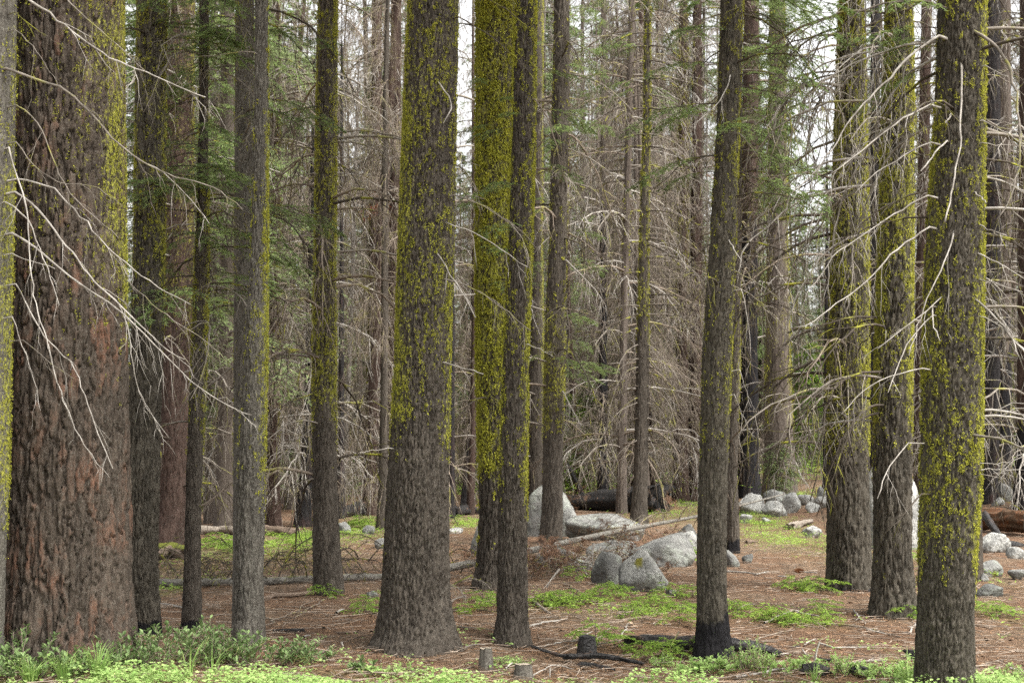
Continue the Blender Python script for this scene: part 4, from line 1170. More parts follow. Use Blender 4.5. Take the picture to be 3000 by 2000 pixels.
def put_live(u, y, var, sc_, lab, group, V=None, name='conifer'):
    x = ray(u, 1350)[0] * y
    rg = random.Random(int(u * 11 + y * 17))
    t = thing(name, lab, 'tree', (x, y, gz(x, y)), rg.uniform(0, 6.28), group, sc_)
    (cr, lm), st = (V or LIVE_T[var])
    obj('trunk', st, t)
    obj('crown', cr, t, kind='stuff')
    obj('limbs', lm, t, kind='stuff')

# crowns of the near trees, above the picture
for i, k in enumerate(('T2', 'T3', 'T6b', 'T8', 'T9', 'T10', 'T13', 'T17', 'T18', 'T19')):
    tr = TREES[k]
    zc = max(9.0, zmap(0, tr.y) + 2.0)
    s = (tr.H + 1 - zc) / 16
    p = np.array((float(tr.cx(zc)), tr.y, zc)) - tr.base
    obj('crown', CROWN[0], tr.root, tuple(p), (0, 0, i * 1.3), s, kind='stuff')
    obj('limbs', CROWN[1], tr.root, tuple(p), (0, 0, i * 1.3), s, kind='stuff')

NEAR = ((60, 'huge plated trunk'), (430, 'dark straight trunk'), (560, 'thin brown trunk among shrubs'), (735, 'pale grey mossy trunk'), (955, 'slender dark mossy trunk'), (1225, 'stout flared trunk'), (1440, 'thickly mossed trunk'),
        (1525, 'brown patchy-moss trunk'), (1625, 'mossy trunk by the wedge-shaped boulder'), (1765, 'straight black charred trunk'), (1880, 'slim trunk with arching branches'), (1990, 'dark reddish half-mossy trunk'), (2100, 'black-footed trunk'), (2195, 'thick burnt black trunk'),
        (2285, 'broad brown trunk by the young fir'), (2490, 'thick scorched mossy trunk'), (2620, 'furrowed mossy trunk'), (2790, 'moss-flecked trunk'), (2900, 'charred trunk by the rotten log'), (3010, 'furrowed trunk on the rocky slope'))
def behind(u):
    return min(NEAR, key=lambda q: abs(q[0] - u))[1]
rg = random.Random(77)
GAPS = ((2340, 2430, 230), (1356, 1390, 200))
CLEAR = ((1748, 1788, 52), (2155, 2236, 66), (862, 914, 37), (985, 1012, 43), (1308, 1385, 46), (2862, 2960, 46), (1800, 1842, 46), (1968, 2060, 58), (2240, 2330, 64))
def blocked(u, y, half):
    for a, b, yl in GAPS:
        if y < yl and a - half < u < b + half:
            return True
    for a, b, yl in CLEAR:
        if y < yl + 4 and a - half * .3 < u < b + half * .3:
            return True
    return False
DLAB = ['dead conifer hung with fine brown twigs', 'dead conifer with rosy brown drooping twigs', 'dead grey-twigged conifer', 'narrow dead conifer with hanging brown twigs', 'short dead conifer with wide rosy twigs', 'dead bleached conifer with whitish twigs']
LLAB = ['green conifer with spreading boughs', 'green bushy low-boughed conifer', 'tall dark green bare-legged conifer']
# dead thickets
for (ua, ub, ya, yb, n, ws) in ((720, 1180, 30, 62, 24, (3, 4, 2, 3, 2, .5)), (1330, 2060, 44, 85, 38, (4, 5, 3, 4, 3, 1.5)), (380, 700, 36, 70, 8, (3, 2, 2, 2, 1, .5)), (2060, 2330, 60, 95, 8, (3, 2, 3, 2, 1, .5)), (2440, 3020, 34, 80, 20, (2, 2, 5, 3, 1, 1)), (1200, 1350, 50, 90, 5, (3, 3, 2, 2, 1, .5))):
    c = 0
    while c < n:
        u, y = rg.uniform(ua, ub), rg.uniform(ya, yb)
        if blocked(u, y, 2.0 / px(y) * .8):
            continue
        v = rg.choices(range(6), ws)[0]
        put_dead(u, y, v, rg.uniform(.85, 1.15), DLAB[v] + ', behind the ' + behind(u), ('brown', 'rosy', 'grey', 'narrow brown', 'short rosy', 'bleached')[v] + ' dead conifers')
        c += 1
# living conifers behind and between
for (ua, ub, ya, yb, n) in ((300, 760, 28, 70, 14), (760, 1350, 50, 110, 18), (1400, 2080, 76, 130, 26), (2090, 2300, 34, 90, 10), (2460, 3040, 50, 110, 12), (1390, 1600, 50, 80, 4)):
    c = 0
    while c < n:
        u, y = rg.uniform(ua, ub), rg.uniform(ya, yb)
        if blocked(u, y, 2.2 / px(y) * .8):
            continue
        v = rg.randrange(3)
        put_live(u, y, v, rg.uniform(.8, 1.1), LLAB[v] + ', behind the ' + behind(u), ('spreading', 'bushy', 'tall dark')[v] + ' conifers')
        c += 1
for i in range(13):
    u = 1410 + 660 * (i + rg.random()) / 13
    y = rg.uniform(72, 98)
    v = rg.randrange(2)
    put_live(u, y, v, rg.uniform(1.1, 1.3), LLAB[v] + ', behind the ' + behind(u), ('spreading', 'bushy', 'tall dark')[v] + ' conifers')
# lower trees in the two openings where the sky shows above
for (u, y, kind, v, k) in ((1352, 62, 0, 4, .75), (1378, 74, 1, 1, .62), (1395, 88, 1, 0, .68), (1360, 104, 1, 1, .95), (1372, 52, 0, 0, .55), (1390, 64, 0, 3, .6), (1384, 50, 0, 3, .66), (1374, 41, 0, 1, .82), (1362, 47, 0, 0, .8), (1350, 84, 1, 1, .9), (1392, 100, 1, 0, .95), (2385, 74, 0, 3, .62), (2440, 82, 1, 1, .8), (2330, 88, 1, 0, .85), (2415, 104, 1, 0, .75),
                           (2345, 78, 1, 1, .62), (2375, 92, 1, 0, .62), (2405, 84, 1, 1, .60), (2430, 96, 0, 2, .75), (2360, 110, 1, 1, .8), (2400, 118, 0, 3, .8), (2350, 66, 0, 2, .5), (2420, 70, 1, 1, .42)):
    if kind:
        put_live(u, y, v, k, LLAB[v] + ', behind the ' + behind(u), ('spreading', 'bushy', 'tall dark')[v] + ' conifers')
    else:
        put_dead(u, y, v, k, DLAB[v] + ', behind the ' + behind(u), ('brown', 'rosy', 'grey', 'narrow brown', 'short rosy', 'bleached')[v] + ' dead conifers')
for i in range(46):
    u = 150 + (2950 / 46) * (i + rg.random())
    y = rg.uniform(135, 190)
    put_live(u, y, rg.randrange(2), rg.uniform(.55, .8) if 2250 < u < 2500 else rg.uniform(.8, 1.1), 'small distant conifer in the farthest row, behind the ' + behind(u), 'farthest conifers')
# young firs
put_live(2285, 44, 0, .95, 'small bushy young fir beside the burnt black trunk', None, YFIR, 'young_fir')
put_live(1715, 52, 0, .95, 'young green fir in front of the straight black charred trunk', None, YFIR2, 'young_fir')
put_live(645, 46, 0, .8, 'bright green young fir in the far undergrowth', None, YFIR2, 'young_fir')
put_live(2380, 60, 0, 1.1, 'young pale green fir in the sunny far clearing', None, YFIR2, 'young_fir')
put_live(1430, 58, 0, .9, 'young fir between the mossy trunk and a leaning burnt pole', None, YFIR2, 'young_fir')
put_live(1960, 70, 0, 1.0, 'young fir far behind the mossy boulder', None, YFIR2, 'young_fir')
put_live(1120, 64, 0, 1.0, 'young fir behind the reddish trunk and half-burnt log', None, YFIR2, 'young_fir')
put_live(2975, 56, 0, 1.0, 'young fir on the rocky slope beyond the scorched trunks', None, YFIR2, 'young_fir')

# ------------------------------------------------------------------ boulders and stones
bm = bmesh.new()
bmesh.ops.create_icosphere(bm, subdivisions=4, radius=1.0)
ICO_V = np.array([v.co[:] for v in bm.verts])
ICO_F = np.array([[v.index for v in f.verts] for f in bm.faces])
bm.free()
ICO_BIG = (ICO_V, ICO_F)
bm = bmesh.new()
bmesh.ops.create_icosphere(bm, subdivisions=3, radius=1.0)
ICO_SMALL = (np.array([v.co[:] for v in bm.verts]), np.array([[v.index for v in f.verts] for f in bm.faces]))
bm.free()

def rock(label, u0, u1, v0, v1, mat=None, seed=0, depth=.8, ang=5, moss=None, name='boulder', yoff=0.0, cat='rock', sharp=.5):
    """boulder spanning u0..u1, v0..v1 in the photo, standing on the ground where v1 meets it"""
    ICO_V, ICO_F = ICO_BIG if u1 - u0 > 60 else ICO_SMALL
    p = gp(.5 * (u0 + u1), v1)
    y = p[1] + yoff
    wx = .5 * (u1 - u0) * px(y)
    hz = (v1 - v0) * px(y) * 1.0
    rng = np.random.default_rng(seed + 900)
    npl = 9 + 2 * ang
    pn = nrm(rng.normal(size=(npl, 3)) * np.array((1, 1, .9)))
    po = rng.uniform(sharp + .1, 1.0, npl)
    dd = np.maximum(ICO_V @ pn.T, 1e-3)
    rad = 1.0 / (((dd / po) ** 14).sum(1)) ** (1 / 14)
    rad = np.minimum(rad, 1.5)
    w3 = fbm(ICO_V[:, 0] * 2.2 + seed, ICO_V[:, 1] * 2.2, ICO_V[:, 2] * 2.2, seed, 4) - .5
    cr = np.abs(vn(ICO_V[:, 0] * 1.7 + seed * 3, ICO_V[:, 1] * 1.7, ICO_V[:, 2] * 1.7 + w3, seed + 5) - .5)
    V = ICO_V * (rad * (1 + .16 * w3) - .07 * sstep(.05, .0, cr) + .05 * (fbm(ICO_V[:, 0] * 9, ICO_V[:, 1] * 9, ICO_V[:, 2] * 9, seed + 3, 2) - .5))[:, None]
    lo, hi = V.min(0), V.max(0)
    V = (V - (lo + hi) / 2) / ((hi - lo) / 2)
    V[:, 0] *= wx
    V[:, 1] *= wx * depth
    V[:, 2] = (V[:, 2] * .5 + .5) * hz * 1.3 - .3 * hz
    c = np.array((ray(.5 * (u0 + u1), v1)[0] * y, y + wx * depth * .45, gz(ray(.5 * (u0 + u1), v1)[0] * y, y)))
    g = Geo()
    at_ = {}
    if moss is not None:
        mx, mz, mr = moss
        at_['moss'] = np.exp(-(((V[:, 0] / wx - mx) ** 2 + (V[:, 2] / hz - mz) ** 2) / mr ** 2)) * (V[:, 1] < 0)
    g.add(V, None, ICO_F, **at_)
    o = obj(name, g.mesh(name, mat or GRANITE, True), None, tuple(c))
    tag(o, label, cat)
    return o

rock('tall wedge-shaped grey boulder behind the mossy trunk and the slanting fallen tree', 1538, 1708, 1424, 1586, None, 3, .55, 7, sharp=.3, yoff=1.3)
rock('grey boulder peeking out left of the thickly mossed trunk', 1378, 1480, 1518, 1630, None, 4, .7)
rock('broad grey boulder lying under the slanting fallen tree', 1656, 1892, 1506, 1584, None, 5, .6, sharp=.4)
rock('low sloping slab half covered in brown twigs under the fallen tree', 1612, 1736, 1600, 1672, None, 6, .9)
rock('left half of the cracked boulder, grey and rounded', 1732, 1824, 1617, 1716, GRANITE_D, 7, .8)
rock('right half of the cracked boulder, with an ochre moss patch on top', 1814, 1962, 1612, 1728, None, 8, .75, 4, (-.2, .72, .22), sharp=.7)
rock('grey slab wedged above the cracked boulder under the fallen tree', 1716, 1866, 1584, 1648, None, 61, .8, 6, sharp=.4)
rock('low grey rock half buried in brown boughs left of the sloping slab', 1556, 1640, 1618, 1666, GRANITE_D, 62, .8, 5)
rock('slanting slab behind the cracked boulder', 1842, 2042, 1562, 1662, None, 9, .7)
rock('whitish boulder between the slanting slab and the trunk with black foot', 1962, 2052, 1556, 1614, GRANITE_W, 10, .8)
rock('grey rounded rock above the whitish boulder near the fallen tree tip', 1974, 2050, 1534, 1580, GRANITE_D, 11, .8)
rock('round grey rock at the foot of the thin mossy trunk', 2124, 2168, 1612, 1660, None, 12, .9)
rock('dark brown lump of stone beside the round grey rock', 2174, 2208, 1622, 1648, GRANITE_D, 13, .9)
rock('small flat stone in front of the cracked boulder', 1918, 1955, 1708, 1728, None, 14, 1)
rock('small grey stone on the needles right of the cracked boulder', 1952, 1984, 1726, 1742, None, 15, 1)
WL = [('big pale boulder leaning at the left of the white boulder pile', 2158, 2248, 1443, 1506), ('upright grey-white boulder at the back of the white boulder pile', 2240, 2314, 1433, 1476), ('smooth white boulder in the middle of the boulder pile', 2232, 2310, 1466, 1512),
      ('slanting white boulder with a charred stick on it', 2284, 2350, 1442, 1502), ('flat white boulder right of the boulder pile', 2334, 2392, 1448, 1478), ('small white block below the flat white boulder', 2358, 2405, 1470, 1499), ('white rock against the left side of the thick scorched trunk', 2386, 2432, 1453, 1488),
      ('grey rock higher up beside the thick scorched trunk', 2396, 2434, 1422, 1468)]
for i, (lab, a, b, c, d) in enumerate(WL):
    rock(lab, a, b, c, d, GRANITE_W if i not in (1, 7) else GRANITE, 20 + i, .8, 6, sharp=.4)
rock('half-buried pale rock in the grassy patch left of the scorched trunk', 2352, 2414, 1540, 1574, GRANITE_W, 30, .9)
rock('little white stone in the grassy patch', 2232, 2260, 1515, 1532, GRANITE_W, 31, .9)
rock('flat pale stone below the white boulder pile', 2168, 2206, 1506, 1532, GRANITE_W, 32, .9)
rock('very large white boulder behind the furrowed mossy trunk', 2522, 2722, 1343, 1608, GRANITE_W, 33, .7, 2, sharp=.7)
rock('tall grey boulder high on the rocky slope', 2910, 2984, 1336, 1418, None, 34, .8, 7, sharp=.4)
rock('grey-white boulder below the tall one on the rocky slope', 2914, 2978, 1415, 1468, None, 35, .8)
rock('small white rock on the rocky slope above the rotten log', 2908, 2946, 1455, 1480, GRANITE_W, 36, .8)
rock('pale rock between the charred trunk and the rotten log', 2868, 2896, 1484, 1545, GRANITE_W, 37, .8)
rock('long white slab in front of the rotten log', 2868, 2962, 1560, 1618, GRANITE_W, 38, .6)
rock('white stone at the end of the long white slab', 2954, 3010, 1602, 1636, GRANITE_W, 39, .7)
rock('rounded mossy-grey boulder near the dark narrow trunk', 2872, 2944, 1642, 1686, None, 40, .8, 3, (.1, .1, .3), sharp=.8)
rock('low grey rock right of the rounded boulder', 2956, 3012, 1668, 1696, None, 41, .8)
rock('small pale rock in front of the rounded boulder', 2872, 2898, 1678, 1704, None, 42, .8)
rock('dark flat rock on the needles by the moss-flecked trunk', 2848, 2942, 1712, 1748, GRANITE_D, 43, .6)
rock('grey stone by the foot of the trunk on the rocky slope', 2968, 3006, 1440, 1475, None, 44, .8)
rock('half-sunk grey stone among the ferns behind the fallen log', 1060, 1098, 1538, 1564, None, 45, .8)
rock('pale flat rock among the ferns near the slender mossy trunk', 990, 1028, 1528, 1562, None, 46, .8)
rock('small grey stone on bare needles left of the stout flared trunk', 1072, 1108, 1729, 1748, None, 47, .8)
rock('flat stone sunk in the floor right of the stout trunk', 1310, 1356, 1545, 1563, GRANITE_W, 48, .8)
rock('grey rock in the brush behind the stout flared trunk', 1096, 1140, 1575, 1606, None, 49, .8)
rock('small rock behind the burnt log end', 1930, 1982, 1442, 1472, GRANITE, 50, .8)

# ------------------------------------------------------------------ logs, stumps, charred wood
def log(name, label, pts, r0, r1, mat, seed=0, rough=.12, k=14, n=60, cat='log', moss=.0, tone=.5, squash=1.0, ends=True):
    """log through 3-D points, with an uneven surface and broken ends"""
    rng = np.random.default_rng(seed + 50)
    P = np.array(pts, float)
    s = np.concatenate(((0,), np.cumsum(np.linalg.norm(np.diff(P, axis=0), axis=1))))
    t = np.linspace(0, s[-1], n)
    P = np.stack([np.interp(t, s, P[:, i]) for i in range(3)], -1)
    for _ in range(2):
        P[1:-1] = .25 * P[:-2] + .5 * P[1:-1] + .25 * P[2:]
    T = nrm(np.gradient(P, axis=0))
    N = nrm(np.cross(T, np.array((0, 0, 1.0))))
    B = np.cross(N, T)
    a = np.arange(k) * 2 * PI / k
    f = t / s[-1]
    r = r0 + (r1 - r0) * f
    nn = fbm(np.cos(a)[None] * 2 + seed, np.sin(a)[None] * 2, t[:, None] / (3 * max(r0, .02)), seed, 3) - .5 + .8 * (vn(np.cos(a)[None] * 5, np.sin(a)[None] * 5, t[:, None] / (5 * max(r0, .02)), seed + 7) - .5)
    rr = r[:, None] * (1 + rough * 4 * nn)
    V = P[:, None, :] + rr[..., None] * (np.cos(a)[None, :, None] * N[:, None, :] + squash * np.sin(a)[None, :, None] * B[:, None, :])
    # ragged ends
    e = (rng.random(k) - .5) * 2.4
    V[0] -= T[0] * (r0 * e)[:, None] * (1 if ends else 0)
    V[-1] += T[-1] * (r1 * e[::-1])[:, None] * (1 if ends else 0)
    c = P.mean(0)
    Vv = np.concatenate((V.reshape(-1, 3), (P[0] + T[0] * r0 * .4)[None], (P[-1] - T[-1] * r1 * .4)[None]))
    idx = np.arange(n * k).reshape(n, k)
    q = np.stack((idx[:-1], np.roll(idx, -1, 1)[:-1], np.roll(idx, -1, 1)[1:], idx[1:]), -1).reshape(-1, 4)
    t1 = np.stack((np.full(k, n * k), np.roll(idx[0], -1), idx[0]), -1)
    t2 = np.stack((np.full(k, n * k + 1), idx[-1], np.roll(idx[-1], -1)), -1)
    g = Geo()
    up = np.concatenate(((np.sin(a)[None] * np.ones((n, 1))).ravel(), (0, 0)))
    g.add(Vv, q, np.concatenate((t1, t2)), tone=tone, moss=moss * np.maximum(0, up))
    root = thing(name, label, cat, c)
    obj('stem', g.mesh('stem', mat, True, c), root)
    root_P = P
    return root, P, c

def gpt(u, v, lift=0.0):
    p = gp(u, v)
    p[2] += lift
    return p

# fallen grey log across the left middle ground
LOG1, PL1, CL1 = log('fallen_log', 'long thin grey fallen log with dark side twigs, behind the slender dark mossy trunk', [gpt(330, 1722, .06), gpt(560, 1719, .06), gpt(800, 1716, .06), gpt(1000, 1706, .06), gpt(1120, 1700, .05)], .055, .045, LOGM, 1, .06, moss=.5)
# slanting fallen dead tree resting on the boulders
LOG2, PL2, CL2 = log('fallen_tree', 'slanting pale fallen tree with brown dead twigs propped on the boulders', [at(1290, 1668, 19.3), at(1400, 1645, 19.8), at(1560, 1611, 20.6), at(1700, 1578, 21.6), at(1850, 1548, 23.0), at(2043, 1512, 25.2), at(2130, 1490, 26.2), at(2300, 1446, 28.2)], .055, .012, LOGM, 2, .05, moss=.3, n=80)
def log_branches(root, P, c, n, L, V, seed, updir, tr_=(0.05, .95), roll=.6):
    rg = random.Random(seed)
    for i in range(n):
        f = rg.uniform(*tr_) * (len(P) - 1)
        p = P[int(f)]
        az = rg.uniform(0, 2 * PI)
        v = rg.choice(V)
        if isinstance(v, tuple):
            b = obj('branch', v[1], root, tuple(p - c), (rg.uniform(-roll, roll), rg.uniform(*updir), az), rg.uniform(*L))
            obj('needles', v[0], b, kind='stuff')
        else:
            obj('branch', v, root, tuple(p - c), (rg.uniform(-roll, roll), rg.uniform(*updir), az), rg.uniform(*L))
log_branches(LOG1, PL1, CL1, 34, (.4, 1.0), DEADV['dark'], 5, (-1.3, -.3))
log_branches(LOG2, PL2, CL2, 30, (.4, 1.0), [DEADN, DEADV['brown'][0], DEADV['brown'][1], DEADV['grey'][2]], 6, (-.9, .7), (.05, .85))

DEADN2 = live_variant(462, 1.0, 14, 4, 10, .045, .009, NEEDLE_DEAD, .10, .04, .5)
def brush(label, u, v, n, L, V, seed, name='brush_pile', updir=(-.5, -.02), spread=.5):
    p = gp(u, v)
    t = thing(name, label, 'brush', p)
    rg = random.Random(seed)
    for i in range(n):
        x, y = rg.gauss(0, spread), rg.gauss(0, spread * .7)
        q = (x, y, gz(p[0] + x, p[1] + y) - p[2] + rg.uniform(.03, .22))
        vv = rg.choice(V)
        a = rg.uniform(0, 6.28)
        if isinstance(vv, tuple):
            b = obj('branch', vv[1], t, q, (rg.uniform(-.5, .5), rg.uniform(*updir), a), rg.uniform(*L))
            obj('needles', vv[0], b, kind='stuff')
        else:
            obj('branch', vv, t, q, (rg.uniform(-.5, .5), rg.uniform(*updir), a), rg.uniform(*L))
brush('heap of rusty brown dead fir boughs in front of the wedge-shaped boulder', 1600, 1690, 44, (.4, .9), [DEADN2, DEADN2, DEADV['brown'][0], DEADV['grey'][1]], 1)
brush('brown dead boughs caught between the fallen tree and the slab', 1700, 1660, 26, (.4, .8), [DEADN2, DEADV['brown'][1], DEADV['pale'][1]], 2, spread=.35)
brush('brown dead boughs lying over the slab behind the cracked boulder', 1860, 1600, 22, (.4, .8), [DEADN2, DEADV['brown'][2]], 3, spread=.5, updir=(-.6, 0))
brush('tangle of dark bare twigs behind the fallen log and shrubs', 520, 1690, 14, (.5, 1.0), DEADV['dark'], 4, updir=(-.9, 0), spread=.8)
brush('tangle of bare twigs beside the fallen log and slender mossy trunk', 860, 1690, 16, (.5, 1.1), DEADV['dark'], 5, updir=(-.9, 0), spread=.9)
brush('dark bare twigs sticking up right of the stout flared trunk', 1360, 1680, 10, (.5, 1.0), DEADV['dark'], 6, updir=(-.9, 0), spread=.5)
brush('pale dead twigs crossed behind the furrowed mossy trunk', 1340, 1760, 6, (.4, .7), DEADV['grey'], 7, updir=(-.2, .1), spread=.4)
brush('rusty dead boughs hanging around the mossy trunk by the wedge-shaped boulder', 1610, 1500, 12, (.5, 1.0), [DEADN2], 8, spread=.6, updir=(-.6, .2))
brush('brown dead boughs on top of the long burnt log', 1800, 1478, 14, (.6, 1.2), [DEADN2, DEADV['brown'][0]], 9, spread=1.2, updir=(-.5, .2))

log('fallen_log', 'weathered pale log lying in the ferns behind the grey trunks', [gpt(560, 1566, .1), gpt(640, 1564, .1), gpt(690, 1566, .09)], .10, .09, LOGP, 3, .12)
log('fallen_log', 'brown decayed log in the ferns by the reddish trunk', [gpt(765, 1566, .09), gpt(815, 1568, .1), gpt(868, 1572, .06)], .10, .08, LOGB, 4, .2)
log('burnt_log', 'half-burnt log, black below and brown on top, in bright ferns', [gpt(985, 1516, .10), gpt(1060, 1508, .2), gpt(1140, 1506, .24)], .13, .26, CHAR, 5, .16, tone=1.0)
log('burnt_log', 'charred log lying behind the black burnt poles', [gpt(1328, 1512, .12), gpt(1370, 1506, .14), gpt(1420, 1504, .16)], .13, .16, CHAR, 6, .2, tone=1.0)
log('burnt_log', 'long thick burnt log with a black hollow end beyond the boulders', [gpt(1655, 1492, .2), gpt(1740, 1494, .28), gpt(1850, 1498, .33), gpt(1938, 1502, .38)], .22, .42, CHAR, 7, .12, k=20, tone=1.0)
log('charred_pole', 'thin black charred pole leaning out of the long burnt log', [at(1710, 1455, 46), at(1690, 1415, 46), at(1662, 1360, 46)], .09, .06, CHAR, 8, .08, cat='pole', tone=0)
log('fallen_log', 'dark hollow mossy log at the foot of the reddish burnt trunk', [gpt(452, 1640, .10), gpt(500, 1632, .14), gpt(548, 1640, .10)], .14, .12, LOGB, 9, .2, moss=.8)
log('fallen_branch', 'brown curved fallen branch left of the slender dark mossy trunk', [gpt(765, 1762, .02), gpt(800, 1752, .03), gpt(850, 1750, .03), gpt(925, 1741, .03)], .030, .022, LOGB, 10, .1)
log('rotten_log', 'rotten orange-brown log crumbling beside the charred trunk', [gpt(2872, 1556, .26), gpt(2940, 1560, .26), gpt(3040, 1572, .26)], .20, .18, LOGR, 11, .26, k=30, n=90)
log('burnt_log', 'charred branch lying across the white slab by the rotten log', [at(2884, 1508, 27.5), at(2920, 1560, 26.6), at(2948, 1590, 26.3), at(3010, 1604, 26.2)], .07, .06, CHAR, 12, .15, tone=.2)
log('burnt_log', 'charred log end beneath the white slab by the dark narrow trunk', [gpt(2868, 1606, .05), gpt(2920, 1618, .05), gpt(2960, 1616, .05)], .06, .05, CHAR, 13, .2, tone=.3)
log('burnt_log', 'black charred log left of the trunk with the black foot', [gpt(1835, 1890, .05), gpt(1880, 1894, .06), gpt(1960, 1900, .06), gpt(2050, 1906, .05)], .036, .048, CHAR, 14, .30, n=90, tone=.3, k=20)
log('burnt_log', 'black hollow charred log right of the trunk with the black foot', [gpt(2138, 1916, .07), gpt(2200, 1919, .07), gpt(2255, 1923, .055), gpt(2284, 1927, .035)], .058, .026, CHAR, 15, .26, n=80, tone=.5, k=20)
log('burnt_log', 'curved strip of charred bark left of the burnt stump', [gpt(1556, 1908, .05), gpt(1590, 1920, .045), gpt(1640, 1934, .04), gpt(1690, 1937, .04)], .012, .026, CHAR, 16, .32, tone=.5, squash=.6, k=18)
log('burnt_log', 'charred wood strip lying in front of the burnt stump', [gpt(1660, 1937, .045), gpt(1740, 1940, .055), gpt(1820, 1945, .045), gpt(1885, 1955, .03)], .032, .016, CHAR, 17, .34, tone=.5, squash=.7, k=18)
log('burnt_log', 'small charred strip right at the edge of the bright herbs', [gpt(1700, 1952, .02), gpt(1745, 1958, .025), gpt(1800, 1964, .012)], .022, .014, CHAR, 18, .34, tone=.4, squash=.7, k=18)
log('burnt_log', 'short black charred stick on the needles right of the pale grey trunk', [gpt(800, 1852, .015), gpt(840, 1851, .018), gpt(890, 1853, .018)], .014, .02, CHAR, 19, .15, tone=.2)
log('bark_strip', 'dark strip of fallen bark left of the stout flared trunk', [gpt(984, 1855, .01), gpt(1015, 1857, .014), gpt(1045, 1854, .01)], .010, .012, LOGB, 20, .25, cat='bark')
log('burnt_log', 'charred chunk against the foot of the moss-flecked trunk', [gpt(2660, 1935, .04), gpt(2700, 1938, .05), gpt(2730, 1950, .04)], .05, .05, CHAR, 21, .2, tone=.3)
log('burnt_log', 'charred stick left of the moss-flecked trunk', [gpt(2398, 1935, .012), gpt(2420, 1937, .014), gpt(2440, 1938, .012)], .012, .014, CHAR, 22, .2, tone=.2)
log('burnt_log', 'small charred bit in the middle of the needle floor', [gpt(2314, 1898, .01), gpt(2330, 1898, .012), gpt(2344, 1897, .01)], .010, .010, CHAR, 23, .2, tone=.2)
log('burnt_log', 'charred stick resting on the slanting white boulder', [at(2288, 1477, 41.5), at(2310, 1492, 41), at(2358, 1500, 40.6)], .07, .05, CHAR, 24, .15, tone=.1)
log('wood_chunk', 'pale splintered wood in the grassy patch near the half-buried rock', [gpt(2314, 1550, .06), gpt(2345, 1543, .08), gpt(2380, 1534, .08)], .09, .05, LOGP, 25, .25, cat='wood')
log('wood_chunk', 'dark piece of bark in the grassy patch', [gpt(2188, 1592, .03), gpt(2202, 1590, .035), gpt(2218, 1588, .02)], .035, .02, LOGB, 26, .25, cat='wood')
log('burnt_log', 'charred lump hidden in the herbs in front of the trunk with black foot', [gpt(2355, 1975, .03), gpt(2385, 1978, .05), gpt(2420, 1982, .03)], .045, .04, CHAR, 27, .2, tone=.2)
log('burnt_log', 'charred lump under the young plants left of the moss-flecked trunk', [gpt(2505, 1980, .03), gpt(2530, 1982, .04), gpt(2560, 1986, .03)], .04, .035, CHAR, 28, .2, tone=.2)
log('fallen_branch', 'pale thick broken branch piece right of the brown trunk', [gpt(1562, 1764, .02), gpt(1585, 1783, .02), gpt(1612, 1803, .02)], .016, .014, LOGP, 29, .1)
log('fallen_branch', 'mossy yellow-green stick right of the stout flared trunk', [gpt(1312, 1730, .03), gpt(1345, 1718, .06), gpt(1382, 1704, .08)], .014, .016, LOGB, 30, .1, moss=1.2)

def stump(label, u0, u1, v0, v1, mat, cutmat, seed, name='stump', taper=.85, rough=.05):
    p = gp(.5 * (u0 + u1), v1)
    y = p[1] + .3 * (u1 - u0) * px(p[1])
    rb, h = .5 * (u1 - u0) * px(y), (v1 - v0) * px(y)
    k, n = 40, 24
    a = np.arange(k) * 2 * PI / k
    z = np.linspace(-.06, h, n)
    A, Z = np.meshgrid(a, z)
    r = rb * (1 + (taper - 1) * np.clip(Z / h, 0, 1)) * (1 + .12 * np.exp(-np.maximum(Z, 0) / (.2 * h)))
    r = r * (1 + rough * 3 * (fbm(np.cos(A) * 3, np.sin(A) * 3, Z / rb, seed) - .5) + rough * 2 * (vn(np.cos(A) * 9, np.sin(A) * 9, Z / rb * .8, seed) - .5))
    top = 1 + .10 * (vn(np.cos(A) * 2, np.sin(A) * 2, 0 * Z, seed + 2) - .5) * (Z / h)
    V = np.stack((r * np.cos(A), r * np.sin(A), Z * top), -1)
    idx = np.arange(n * k).reshape(n, k)
    q = np.stack((idx[:-1], np.roll(idx, -1, 1)[:-1], np.roll(idx, -1, 1)[1:], idx[1:]), -1).reshape(-1, 4)
    c = np.array((p[0], y, gz(p[0], y)))
    root = thing(name, label, 'stump', c)
    g = Geo()
    g.add(V, q, None, tone=vn(np.cos(A) * 6, np.sin(A) * 6, Z * 20, seed).ravel())
    obj('side', g.mesh('side', mat, True), root)
    g = Geo()
    ring = V[-1].copy()
    rings = [ring * np.array((s, s, 1)) + np.array((0, 0, .004 - .006 * (i % 2))) for i, s in enumerate((.99, .8, .6, .4, .2))]
    W = np.concatenate(rings + [np.array([[0, 0, V[-1][:, 2].mean()]])])
    idx = np.arange(5 * k).reshape(5, k)
    q = np.stack((idx[:-1], np.roll(idx, -1, 1)[:-1], np.roll(idx, -1, 1)[1:], idx[1:]), -1).reshape(-1, 4)
    t = np.stack((idx[-1], np.roll(idx[-1], -1), np.full(k, 5 * k)), -1)
    g.add(W, q, t, tone=.5)
    obj('cut_face', g.mesh('cut_face', cutmat, True), root)
stump('small cut stump with a pale top, near the stout flared trunk', 1402, 1444, 1902, 1960, BARK['grey'], STUMPCUT, 1)
stump('low broad cut stump at the edge of the bright herbs', 1504, 1563, 1950, 1990, BARK['grey'], STUMPCUT, 2, taper=.8)
stump('burnt black stump standing on charred strips', 1692, 1750, 1868, 1926, CHAR, CHAR, 3, 'burnt_stump', .82, .07)

